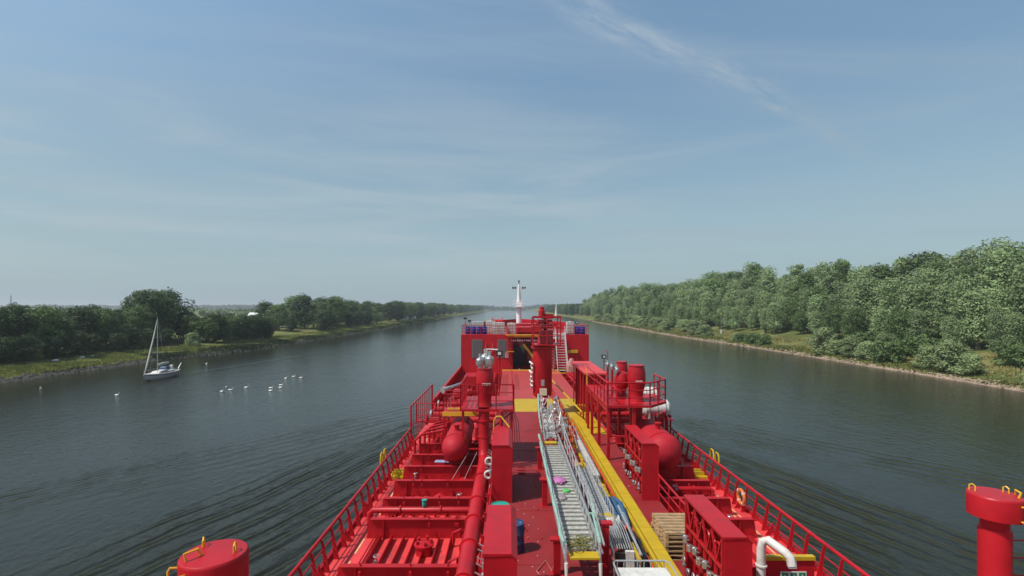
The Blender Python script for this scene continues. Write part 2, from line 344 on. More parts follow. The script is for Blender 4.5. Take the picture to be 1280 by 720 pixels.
XC = 1.92   # ship's centreline
def water_material():
    m = bpy.data.materials.new('canal_water'); m.use_nodes = True; t = m.node_tree; b = t.nodes['Principled BSDF']
    b.inputs['Base Color'].default_value = (.019, .0215, .0145, 1); b.inputs['Roughness'].default_value = .09; b.inputs['IOR'].default_value = 1.33; b.inputs['Specular IOR Level'].default_value = .35
    geo = t.nodes.new('ShaderNodeNewGeometry'); P = geo.outputs['Position']
    sp = t.nodes.new('ShaderNodeSeparateXYZ'); t.links.new(P, sp.inputs[0])
    def M(op, a, b_=None, c=None, clamp=False):
        n = t.nodes.new('ShaderNodeMath'); n.operation = op; n.use_clamp = clamp
        for i, v in enumerate((a, b_, c)):
            if v is None: continue
            if isinstance(v, (int, float)): n.inputs[i].default_value = v
            else: t.links.new(v, n.inputs[i])
        return n.outputs[0]
    def noise(scale, detail, sx=1, sy=1, rot=0, rough=.55):
        mp = t.nodes.new('ShaderNodeMapping'); mp.inputs['Scale'].default_value = (sx, sy, 1); mp.inputs['Rotation'].default_value = (0, 0, rot); t.links.new(P, mp.inputs[0])
        n = t.nodes.new('ShaderNodeTexNoise'); n.inputs['Scale'].default_value = scale; n.inputs['Detail'].default_value = detail; n.inputs['Roughness'].default_value = rough; t.links.new(mp.outputs[0], n.inputs['Vector']); return n.outputs[0]
    small = noise(2.1, 5, 1, .6, .3)
    med = noise(.33, 3, 1, .5, -.2)
    patch = noise(.018, 3, 1, .35, .1)
    # wind patches: ripples stronger in some areas
    pm = M('MULTIPLY_ADD', patch, 1.8, -.35, clamp=True)
    # ship's diverging wake
    u = M('SUBTRACT', M('ABSOLUTE', M('SUBTRACT', sp.outputs[0], XC)), 7.0)
    ang = R(20)
    phi = M('ADD', M('MULTIPLY', u, math.cos(ang)), M('MULTIPLY', M('SUBTRACT', sp.outputs[1], 66.0), math.sin(ang)))
    # phi = 0 on the leading arm starting at the bow shoulder; waves inside (phi<0)
    wob = M('MULTIPLY', M('SUBTRACT', noise(.08, 3), .5), 2.6)
    ph = M('ADD', phi, wob)
    wv = M('SINE', M('MULTIPLY', ph, 2*math.pi/1.15))
    wv2 = M('SINE', M('MULTIPLY', M('ADD', ph, M('MULTIPLY', M('SUBTRACT', noise(.3, 2), .5), 1.2)), 2*math.pi/.72))
    env = M('MULTIPLY', M('SMOOTH_MIN', M('MULTIPLY_ADD', phi, -.35, .6, clamp=True), 1.0, .1), M('MULTIPLY_ADD', phi, 1/16, 1.25, clamp=True))
    a2_ = R(37)
    brb = M('MULTIPLY_ADD', noise(.16, 3, 1, .8, .5), 3.0, -.9, clamp=True)
    phb = M('ADD', M('ADD', M('MULTIPLY', u, math.cos(a2_)), M('MULTIPLY', M('SUBTRACT', sp.outputs[1], 66.0), math.sin(a2_))), M('MULTIPLY', M('SUBTRACT', noise(.07, 3), .5), 3.0))
    wvb = M('SINE', M('MULTIPLY', phb, 2*math.pi/1.3))
    envb = M('MULTIPLY', M('MULTIPLY', M('MULTIPLY_ADD', phb, -.5, 1.6, clamp=True), M('MULTIPLY_ADD', phb, 1/5, 1.5, clamp=True)), M('MULTIPLY_ADD', u, .25, -1.2, clamp=True))
    ahead = M('MULTIPLY_ADD', sp.outputs[1], -1/30, 2.9, clamp=True)
    brk = M('MULTIPLY_ADD', noise(.17, 3, 1, .7, .3), 2.6, -.6, clamp=True)
    wake = M('MULTIPLY', M('MULTIPLY', M('MULTIPLY', M('ADD', wv, M('MULTIPLY', wv2, .35)), env), ahead), brk)
    h = M('ADD', M('ADD', M('MULTIPLY', M('MULTIPLY', small, M('ADD', M('ADD', pm, .45), M('MULTIPLY', env, .9))), .060), M('MULTIPLY', med, .06)), M('ADD', M('MULTIPLY', wake, .078), M('MULTIPLY', M('MULTIPLY', M('MULTIPLY', M('MULTIPLY', wvb, envb), brb), ahead), .032)))
    # sailing boat's wake: a straight ridge trailing away from the boat
    d1 = M('ADD', M('MULTIPLY', M('SUBTRACT', sp.outputs[0], -57.5), math.cos(R(-11))), M('MULTIPLY', M('SUBTRACT', sp.outputs[1], 88), math.sin(R(-11))))
    rid = M('MULTIPLY', M('POWER', 2.718, M('MULTIPLY', M('MULTIPLY', d1, d1), -1.2)), M('MULTIPLY_ADD', sp.outputs[1], .2, -17.2, clamp=True))
    h = M('ADD', h, M('MULTIPLY', M('MULTIPLY', rid, M('MULTIPLY_ADD', sp.outputs[1], -1/90, 2.6, clamp=True)), -.045))
    bp = t.nodes.new('ShaderNodeBump'); bp.inputs['Strength'].default_value = 1; bp.inputs['Distance'].default_value = 1.0
    t.links.new(h, bp.inputs['Height']); t.links.new(bp.outputs[0], b.inputs['Normal'])
    # unresolved ripples far away act as roughness
    ca = t.nodes.new('ShaderNodeMapRange'); ca.inputs[1].default_value = .3; ca.inputs[2].default_value = .7; ca.inputs[3].default_value = .04; ca.inputs[4].default_value = .13
    t.links.new(patch, ca.inputs[0]); t.links.new(ca.outputs[0], b.inputs['Roughness'])
    return m
wm_ = MB(); wm_.add([(-140, -300, 0), (140, -300, 0), (140, 2300, 0), (-140, 2300, 0)], [(0, 1, 2, 3)])
wm_.build('canal_water', water_material(), kind='structure', smooth=False)

def haze():
    m = bpy.data.materials.new('haze_air'); m.use_nodes = True; t = m.node_tree; t.nodes.clear()
    v = t.nodes.new('ShaderNodeVolumePrincipled'); v.inputs['Color'].default_value = (.86, .93, 1, 1); v.inputs['Density'].default_value = HAZE; v.inputs['Anisotropy'].default_value = 0.2
    o = t.nodes.new('ShaderNodeOutputMaterial'); t.links.new(v.outputs[0], o.inputs['Volume'])
    h = MB().box(-9000, 9000, -400, 13000, -8, 55).build('haze', m, smooth=False, kind='stuff'); tag(h, 'thin summer haze over the canal and its shores', 'haze')
HAZE = .00028
haze()
# stones along both water lines
def stones(name, side, m, y0, y1, n, seed):
    r = random.Random(seed); s = MB()
    for _ in range(n):
        y = y0+(y1-y0)*r.random()**1.6; u = r.uniform(-.25, .8)*(1.7 if r.random() < .12 else 1)
        x = (bl(y)-u) if side < 0 else (br(y)+u); z = (zl(u) if side < 0 else zr(u))
        a = r.uniform(.15, .42); vs = []
        for k in range(6):
            d = [(1,0,0),(-1,0,0),(0,1,0),(0,-1,0),(0,0,1),(0,0,-1)][k]
            q = a*r.uniform(.7, 1.2); vs.append((x+d[0]*q, y+d[1]*q, z+d[2]*q*.7))
        s.add(vs, [(0,2,4),(2,1,4),(1,3,4),(3,0,4),(2,0,5),(1,2,5),(3,1,5),(0,3,5)])
    o = s.build(name, m, smooth=False, kind='stuff')
    return tag(o, 'pale riprap stones along the %s water line' % ('left bank' if side < 0 else 'wooded bank'), 'stones')
stones('bank_stones', 1, mat('pale_stone', (.27, .20, .15), .9, var=.35, vscale=.8), 60, 420, 5200, 1)
stones('bank_stones', -1, mat('dark_stone', (.075, .072, .062), .9, var=.35, vscale=.8), 70, 330, 3600, 2)

# tall grass and weeds on the banks
def grass(name, side, y0, y1, n, u0, u1, h, m, seed, label):
    r = random.Random(seed); s = MB(); vs = []; fs = []
    for _ in range(n):
        y = y0+(y1-y0)*r.random()**1.5; u = r.uniform(u0, u1)
        x = (bl(y)-u) if side < 0 else (br(y)+u); z = (zl(u) if side < 0 else zr(u))-.1
        patch = .55+.45*math.sin(y*.21+u*.5)*math.sin(y*.067+2)
        hh = h*r.uniform(.5, 1.2)*max(patch, .25)
        for k in range(3):
            a = r.uniform(0, 6.28); dx, dy = math.cos(a)*.28, math.sin(a)*.28; ox, oy = r.uniform(-.5, .5), r.uniform(-.5, .5)
            i = len(vs); vs += [(x+ox-dx, y+oy-dy, z), (x+ox+dx, y+oy+dy, z), (x+ox+dx*.4+r.uniform(-.2, .2), y+oy+dy*.4, z+hh)]; fs.append((i, i+1, i+2))
    s.v, s.f = vs, fs
    o = s.build(name, m, smooth=False, kind='stuff'); return tag(o, label, 'grass')
G1 = foliage('dry_grass', (.25, .225, .085), var=.3, trans=.2); G2 = foliage('green_grass', (.215, .235, .065), var=.35, trans=.2); G3 = foliage('dark_weeds', (.06, .085, .03), var=.35, trans=.15)
grass('bank_grass', 1, 62, 420, 9000, 4, 16, .7, G1, 11, 'dry straw coloured grass on the wooded bank')
grass('bank_weeds', 1, 62, 420, 9000, .45, 4, .7, G2, 12, 'green weeds by the stony edge of the wooded bank')
grass('bank_grass', -1, 72, 480, 9000, 2, 9, .7, G2, 13, 'green grass strip on the bank behind the yacht')
grass('bank_weeds', -1, 112, 480, 6000, .1, 3.5, 1.0, G3, 14, 'dark reeds hanging over the left water edge')
grass('bank_grass', -1, 72, 125, 5000, 1.2, 6, .6, G2, 15, 'bright grass strip between the dark alders and the stones')

# ------------------------------------------------------------------ trees
def crown_mesh(name, H, W, base, m, seed, n_lobes=16, leaf=.42, n=2600, shape='round', lobe=.36):
    r = np.random.RandomState(seed)
    c = []
    for i in range(n_lobes):
        t = (i+.5)/n_lobes
        z = base+(H-base)*(.08+.84*t)
        if shape == 'round': rad = W*math.sqrt(max(1-(2*t-1.0)**2, .05))*.62
        elif shape == 'column': rad = W*.42*(1-.5*t**2)
        elif shape == 'bush': rad = W*math.sqrt(max(1-t**2, .05))*.65
        else: rad = W*.7*(1-t*.75)
        a = i*2.399+r.uniform(-.5, .5); q = rad*r.uniform(.45, 1.0)
        lr = W*lobe*r.uniform(.7, 1.25)*(1.0 if shape != 'conic' else (1-.6*t))
        c.append((q*math.cos(a), q*math.sin(a), min(z, H-lr*.7), lr))
    c = np.array(c)
    vs = []; per = n//n_lobes
    for (x, y, z, lr) in c:
        d = r.normal(size=(per, 3)); d /= np.linalg.norm(d, axis=1)[:, None]
        # bumpy lobe surface with twig clumps
        k = r.normal(size=(7, 3)); k /= np.linalg.norm(k, axis=1)[:, None]
        bump = np.max(d@k.T, axis=1)
        rad = lr*(.50+.55*bump)*(1-.45*r.rand(per)**2.5)
        p = np.array([x, y, z])+d*rad[:, None]*np.array([1, 1, .85])
        nrm = d+.42*r.normal(size=(per, 3))+np.array([0, 0, .15]); nrm /= np.linalg.norm(nrm, axis=1)[:, None]
        a = np.cross(nrm, r.normal(size=(per, 3))); a /= np.linalg.norm(a, axis=1)[:, None]; b = np.cross(nrm, a)
        s = leaf*r.uniform(.55, 1.25, size=(per, 1))
        q = np.stack([p-a*s*.9, p-b*s*.45, p+a*s*.9, p+b*s*.5], axis=1)
        vs.append(q)
    vs = np.concatenate(vs).reshape(-1, 3)
    vs[:, 2] = np.maximum(vs[:, 2], .15)
    me = bpy.data.meshes.new(name); nf = len(vs)//4
    me.vertices.add(len(vs)); me.vertices.foreach_set('co', vs.ravel())
    me.loops.add(nf*4); me.loops.foreach_set('vertex_index', np.arange(nf*4)); me.polygons.add(nf)
    me.polygons.foreach_set('loop_start', np.arange(0, nf*4, 4)); me.update(calc_edges=True); me.validate()
    me.materials.append(m); return me, c
def trunk_mb(H, base, c, r0, seed):
    r = random.Random(seed); t = MB()
    lean = (r.uniform(-.3, .3), r.uniform(-.3, .3))
    t.path([(0, 0, -.4), (lean[0]*.3, lean[1]*.3, base*.6), (lean[0], lean[1], base+(H-base)*.45), (lean[0]*1.3, lean[1]*1.3, H*.86)], [r0*1.25, r0, r0*.6, r0*.15], 7)
    for (x, y, z, lr) in c[::3]:
        s = max(z-lr*1.2, base*.6); t.path([(lean[0]*.6, lean[1]*.6, s), (x*.5, y*.5, (s+z)/2), (x*.9, y*.9, z)], [r0*.4, r0*.25, r0*.06], 5)
    return t
PROTO = {}
def proto(key, name, H, W, base, m, seed, **k):
    me, c = crown_mesh('crown', H, W, base, m, seed, **k)
    tm = trunk_mb(H, base, c, .022*H, seed)
    root = bpy.data.objects.new(name, None)
    cr = bpy.data.objects.new('crown', me); cr.parent = root
    tme = bpy.data.meshes.new('trunk'); tme.from_pydata([tuple(v) for v in tm.v], [], tm.f); tme.materials.append(BARK)
    tr = bpy.data.objects.new('trunk', tme); tr.parent = root
    PROTO[key] = (root, cr, tr, H)
def plant(key, x, y, h, label, cat, group, rz=None, wid=1.0, z=None, mirror=False):
    root, cr, tr, H = PROTO[key]
    r = root.copy(); C.objects.link(r); s = h/H
    r.location = (x, y, (ground(x, y) if z is None else z)-.15); r.rotation_euler = (0, 0, rnd.uniform(0, 6.28) if rz is None else rz)
    r.scale = (s*wid, s*wid, s); r['label'] = label; r['category'] = cat
    if group: r['group'] = group
    for o, nme in ((cr, 'crown'), (tr, 'trunk')):
        c = o.copy(); c.name = nme; C.objects.link(c); c.parent = r
    return r
for i in range(4): proto('willow%d' % i, 'willow_tree', 14, 4.2, 1.6, F_WILLOW, 20+i, n_lobes=24, n=5600, shape='column', lobe=.40, leaf=.26)
for i in range(3): proto('poplar%d' % i, 'poplar_tree', 17, 4.0, 3, F_WILLOW if i != 1 else F_OAK, 40+i, n_lobes=26, n=5600, shape='column', lobe=.36, leaf=.28)
for i in range(3): proto('oak%d' % i, 'oak_tree', 12, 5.2, 1.5, F_OAK, 60+i, n_lobes=24, n=5400, shape='round', lobe=.33, leaf=.28)
for i in range(3): proto('dark%d' % i, 'alder_tree', 12, 4.6, .8, F_DARK, 80+i, n_lobes=24, n=5400, shape='round', lobe=.37, leaf=.28)
for i in range(2): proto('light%d' % i, 'young_maple_tree', 8, 3.2, .6, F_LIGHT, 100+i, n_lobes=14, n=2000, shape='round', lobe=.4, leaf=.3)
for i in range(3): proto('shrub%d' % i, 'willow_shrub', 4, 2.3, .2, F_SHRUB, 120+i, n_lobes=24, n=4200, shape='bush', lobe=.34, leaf=.15)
for i in range(2): proto('dshrub%d' % i, 'bank_bush', 3, 2.2, .1, F_OAK, 140+i, n_lobes=12, n=1400, shape='bush', lobe=.42, leaf=.22)

tr_ = random.Random(5)
GR = 'trees of the wood on the high bank'
# right bank wood: front row, rising rows behind
y = 66.0
while y < 600:
    step = 4.6 if y < 300 else 8.5
    for k, (off, hh, kind) in enumerate(((15, 9.5, 'willow'), (22, 14, 'willow'), (32, 17, 'poplar'), (45, 19.5, 'poplar'))):
        if k == 0 and tr_.random() < .22: continue
        
        yy = y+tr_.uniform(-1.8, 1.8)+k*1.3; xx = br(yy)+off+(4 if 118 < yy < 220 and k < 2 else 0)+tr_.uniform(-2.4, 2.4)
        h = hh*tr_.uniform(.82, 1.17); h *= (1.0 if k else tr_.uniform(.75, 1.1))*(1.05 if yy < 230 else 1.18 if yy < 420 else 1.25)
        if kind == 'willow': key = tr_.choice(['willow0', 'willow1', 'willow2', 'willow3', 'oak0'])
        else: key = tr_.choice(['poplar0', 'poplar2', 'poplar2', 'willow2', 'willow1', 'poplar1', 'oak1'])
        lab = {'w': 'silvery green willow standing in the wood on the right-hand bank', 'p': 'tall slender poplar rising in the wood on the right-hand bank', 'o': 'round mid green oak standing in the wood on the right-hand bank', 'd': 'dark green alder standing in the wood on the right-hand bank'}[key[0]]
        lab = lab.replace('right-hand bank', 'steep wooded bank')
        plant(key, xx, yy, h, lab, 'tree', GR, wid=tr_.uniform(.95, 1.25))
    y += step
y = 66.0
while y < 420:
    yy = y+tr_.uniform(-1, 1)
    if not (88 < yy < 97 or 122 < yy < 215): plant(tr_.choice(['dshrub0', 'dshrub1', 'shrub1']), br(yy)+tr_.uniform(9.5, 12), yy, tr_.uniform(2.6, 4.4), 'undergrowth shrub along the foot of the steep wood', 'shrub', 'undergrowth at the foot of the wood', wid=1.35)
    y += 4.4 if y < 250 else 7
# lower, darker trees farther down the same bank
y = 610
while y < 1150:
    for off in (9, 22):
        yy = y+tr_.uniform(-3, 3); plant(tr_.choice(['dark0', 'dark1', 'oak2']), br(yy)+off+tr_.uniform(-3, 3), yy, tr_.uniform(12, 15), 'dark low tree in the far stretch beyond the tall wood', 'tree', 'low far trees beyond the tall wood', wid=1.4)
    y += 15
# waterside shrubs on the right (x offset from water line, y, height)
for (px, py, hp, key, lab) in [
        (1262, 484, 4.4, 'shrub0', 'large round shrub at the frame edge on the wooded bank'),
        (1192, 470, 3.2, 'shrub1', 'low spreading shrub next to the biggest waterside shrub'),
        (1166, 466, 4.8, 'shrub2', 'biggest round silvery shrub on the stony water edge'),
        (1128, 462, 3.8, 'shrub1', 'ragged shrub left of the biggest waterside shrub'),
        (1104, 455, 4.0, 'dshrub0', 'dark green bush between ragged and tall pale shrubs'),
        (1082, 451, 3.6, 'shrub0', 'yellowish green shrub between two dark bushes'),
        (1056, 448, 4.3, 'shrub2', 'dense round shrub standing on bare sandy bank'),
        (1034, 445, 3.2, 'shrub1', 'low green shrub beside the tall waterside shrub'),
        (1012, 443, 5.6, 'shrub0', 'tallest waterside shrub with pale leaves'),
        (938, 432, 2.8, 'dshrub1', 'long low bush on the bank past the marker pole'),
        (926, 430, 3.0, 'dshrub0', 'round bush on the bank past the marker pole'),
        (911, 428, 2.6, 'dshrub1', 'small dark conical bush right of the marker pole'),
        (898, 427, 2.4, 'shrub1', 'small pale bush by the foot of the marker pole')]:
    yv = 620*11.3/(py-384); xv = (px-637)/620*yv
    xv = max(xv, br(yv)+2.6)
    plant(key, xv, yv, hp*1.15, lab, 'shrub', 'shrubs along the right water edge', wid=1.25)
for i, py in enumerate((421.5, 419.5, 417, 414.5, 413, 411, 409.5, 408, 406.5, 405, 403.5, 402.3, 401)):
    yv = 620*11.3/(py-384); plant(['shrub0', 'shrub1', 'shrub2'][i % 3], br(yv)+3.5+(i % 3)*1.6, yv, 4.6+(i*37 % 10)*.16, 'pale waterside shrub in the distant line below the wood', 'shrub', 'distant line of shrubs below the wood', wid=1.7)

# left bank
GL = 'dark trees on the left bank behind the yacht'
y = 80.0; i = 0
while y < 146:
    for k, off in enumerate((14, 22)):
        yy = y+tr_.uniform(-1.2, 1.2); xx = -95-(off-14)+tr_.uniform(-1.5, 1.5)
        h = (9.6+k*.7)*tr_.uniform(.88, 1.1)
        pxx = 637+xx*620/yy
        if pxx > 226: continue
        tall = pxx > 181
        if tall: h = 14.2*tr_.uniform(.93, 1.05)
        key = tr_.choice(['dark0', 'dark1', 'dark2', 'oak0'])
        lab = 'tall broad alder topping the end of the dark row' if tall else 'dark green alder in the row on the left bank'.replace('left bank', 'grassy bank near the yacht')
        plant(key, xx, yy, h, lab, 'tree', 'tall alders at the row end' if tall else GL, wid=1.22)
    if y < 128: plant(tr_.choice(['dark0', 'dark1', 'dark2']), -89.5+tr_.uniform(-1, 1), y+2.5, tr_.uniform(4.2, 6.8), 'low dark alder bush in front of the row near the yacht', 'tree', 'low front of the dark alder row', wid=1.5)
    y += 5.0
for (x, y, h, key, lab) in [(-83.5, 130.5, 3.6, 'shrub1', 'pale round bush at the corner of the left bank'.replace('left ', 'inlet ')), (-89, 138, 7.6, 'light0', 'light green young tree right of the tall alders'), (-93, 143, 8.6, 'light1', 'bright green maple above the round bush'), (-86, 136, 6.2, 'light0', 'small light green tree beside the dark hedge trees'),
                            (-88, 119, 2.2, 'dshrub0', 'low dark bush on the grass strip behind the yacht')]:
    plant(key, x, y, h, lab, 'tree' if h > 5 else 'shrub', None, wid=1.2)
for i in range(11):
    for k in (0, 1):
        yy = 138+i*2.7+k*3+tr_.uniform(-.6, .6); xx = -84+i*.62-k*7+tr_.uniform(-.7, .7)
        if 637+xx*620/yy > 343: continue
        plant(tr_.choice(['dark0', 'dark2', 'oak1', 'oak2']), xx, yy, tr_.uniform(6.6, 8.6), 'low dark tree in the row before the farm buildings', 'tree', 'low row before the farm buildings', wid=1.25)
for i in range(30):
    yy = 197+i*4.4; k = i % 3
    h = (14.0 if 205 < yy < 300 else 10.5)*tr_.uniform(.85, 1.12)
    plant(tr_.choice(['oak0', 'oak1', 'dark1', 'willow1']), -(81 if yy > 206 else 88)-k*6+tr_.uniform(-2, 2), yy, h*(.6 if k == 0 else 1), 'rounded tree in the tall clump right of the farm', 'tree', 'tall clump right of the farm', wid=1.4)
y = 350
while y < 1500:
    for off in (5, 18):
        yy = y+tr_.uniform(-4, 4); plant(tr_.choice(['oak0', 'oak2', 'dark0', 'oak1']), bl(yy)-off-8+tr_.uniform(-4, 4), yy, tr_.uniform(11.5, 15.5), 'distant rounded tree in the line beyond the clump', 'tree', 'distant line along the left shore', wid=1.5)
    y += 11 if y < 600 else 20
# far woodland: one mass on the horizon
def woodland(name, spots, label, m, seed):
    r = np.random.RandomState(seed); out = []
    for (x, y, h, wdt) in spots:
        nq = 26; z0 = ground(x, y)
        p = np.stack([x+r.uniform(-1, 1, nq)*wdt, y+r.uniform(-1, 1, nq)*wdt*.6, z0+h*(.1+.9*r.rand(nq)**.6)], 1)
        s = wdt*.42*r.uniform(.5, 1, (nq, 1)); nrm = np.tile(np.array([0, -.7, .6]), (nq, 1))+.5*r.normal(size=(nq, 3)); nrm /= np.linalg.norm(nrm, axis=1)[:, None]
        a = np.cross(nrm, r.normal(size=(nq, 3))); a /= np.linalg.norm(a, axis=1)[:, None]; b = np.cross(nrm, a)
        out.append(np.stack([p-a*s, p-b*s, p+a*s, p+b*s], 1))
    vs = np.concatenate(out).reshape(-1, 3); nf = len(vs)//4
    me = bpy.data.meshes.new(name); me.from_pydata(vs.tolist(), [], [tuple(range(4*i, 4*i+4)) for i in range(nf)]); me.materials.append(m)
    o = bpy.data.objects.new(name, me); C.objects.link(o); o['kind'] = 'stuff'; return tag(o, label, 'woodland')
sp = []
for i in range(900):
    x = -3600+3500*tr_.random(); sp.append((x, 2100+tr_.uniform(-250, 450)-x*-.05, tr_.uniform(10, 16), 15))
for i in range(260): sp.append((tr_.uniform(-260, 420), 2000+tr_.uniform(0, 380), tr_.uniform(8, 13), 13))
woodland('far_woodland', sp, 'hazy far woodland along the horizon beyond the fields', F_FAR, 5)
sp = []
for i in range(160):
    yv = 330+tr_.random()*420; sp.append((-150-tr_.random()*520, yv+120, tr_.uniform(4, 7), 6))
woodland('field_hedges', sp, 'hedges and thickets across the fields behind the farm', F_OAK, 6)

# ------------------------------------------------------------------ small shore things
def barn(x0, x1, y0, y1, z0, hw, hr, wall, roof, label, axis='x'):
    t = thing('farm_building', label, 'barn', ((x0+x1)/2, (y0+y1)/2, z0))
    MB().box(x0, x1, y0, y1, z0, z0+hw).build('wall', wall, t)
    ov = .5; m = MB(); ym = (y0+y1)/2
    m.prism([(y0-ov, z0+hw-.1), (ym, z0+hr), (y1+ov, z0+hw-.1), (y1+ov, z0+hw+.1), (ym, z0+hr+.25), (y0-ov, z0+hw+.1)], x0-ov, x1+ov, 'x').build('roof', roof, t)
    MB().box(x0+(x1-x0)*.35, x0+(x1-x0)*.6, y0-.06, y0, z0, z0+hw*.75).build('door', DGREY, t)
    for k in (.12, .78): MB().box(x0+(x1-x0)*k, x0+(x1-x0)*(k+.1), y0-.05, y0, z0+hw*.4, z0+hw*.7).build('window', DGREY, t)
    return t
ROOFG = mat('grey_sheet_roof', (.30, .32, .33), .6, var=.08); ROOFW = mat('white_sheet_roof', (.72, .74, .74), .5, var=.05)
barn(-110, -101, 225, 236, 3, 3.6, 6.8, WHT, ROOFG, 'farm building with grey sloping roof left of the tall clump')
barn(-121, -112, 243, 251, 3, 5.0, 7.4, WHT, ROOFW, 'farm building with white roof behind the grey roofed one')
barn(-124.5, -120, 236, 241, 3, 4.2, 6.2, WHT, ROOFW, 'small white farm shed at the far end of the yard')
def caravan(x, y, lab, s=1.0):
    z = ground(x, y); t = thing('caravan', lab, 'caravan', (x, y, z))
    MB().prism([(y-1.1, z+.5), (y+1.1, z+.5), (y+1.05, z+2.5), (y+.8, z+2.7), (y-.8, z+2.7), (y-1.05, z+2.5)], x-2.6*s, x+2.6*s, 'x').build('body', WHT, t)
    MB().box(x-1.8*s, x-.4*s, y-1.13, y-1.09, z+1.4, z+2.1).build('window', DGREY, t); MB().box(x+.6*s, x+1.6*s, y-1.13, y-1.09, z+1.4, z+2.1).build('window', DGREY, t)
    for dx in (-.9, .9): MB().lathe([(.33, -.1), (.33, .1)], (x+dx, y-1.0, z+.33), 'y', 12).build('wheel', BLK, t)
caravan(-81.5, 385, 'white caravan parked first on the far left shore'.replace('left ', ''), 1.1); caravan(-79.5, 408, 'white caravan parked farther along the shore clearing', .9)
# white boulders under the left trees
def boulder(x, y, s, lab):
    r = random.Random(int(y)); m = MB(); bmx = bmesh.new(); bmesh.ops.create_icosphere(bmx, subdivisions=2, radius=1)
    z = ground(x, y)
    vs = [(x+v.co.x*s*r.uniform(.85, 1.1), y+v.co.y*s*1.3, z+.1+v.co.z*s*.55) for v in bmx.verts]; fs = [tuple(v.index for v in f.verts) for f in bmx.faces]; bmx.free()
    m.add(vs, fs); tag(m.build('boulder', WHT, origin=(x, y, z)), lab, 'boulder')
boulder(-87, 95, .5, 'pale boulder under the first dark trees'); boulder(-87, 101, .4, 'pale boulder in the middle under the dark trees'); boulder(-87, 103.4, .32, 'small pale boulder beside a larger one')
# channel marker pole
t = thing('marker_pole', 'slim white canal marker pole before the wood', 'marker pole', (79.3, 186, ground(79.3, 186)))
z0 = ground(79.3, 186)
MB().tube((79.3, 186, z0-.3), (79.3, 186, z0+7.2), .07).build('pole', GALV, t); MB().box(79.0, 79.6, 185.85, 186.15, z0+.1, z0+1.5).build('cabinet', WHT, t)
MB().lathe([(.12, 0), (.28, .05), (.28, .3), (.1, .4)], (79.3, 186, z0+7.2), 'z', 12).build('lamp', YHAND, t)
# lattice mast far behind the left trees
t = thing('lattice_mast', 'thin lattice radio mast rising beyond the dark trees', 'radio mast', (-603, 600, 3))
m = MB()
for (a, b) in ((-1, -1), (1, -1), (0, 1)): m.tube((-603+a*.9, 600+b*.9, 3), (-603+a*.25, 600+b*.25, 26), .14, 5)
for k in range(12):
    z = 3+k*1.9; s = .9-.65*(k/12); m.bar((-603-s, 600-s, z), (-603+s, 600-s, z+1.9), .12, .12); m.bar((-603+s, 600-s, z), (-603, 600+s, z+1.9), .12, .12)
m.build('lattice', DGREY, t); MB().tube((-603, 600, 26), (-603, 600, 29), .1, 6).build('antenna', DGREY, t)

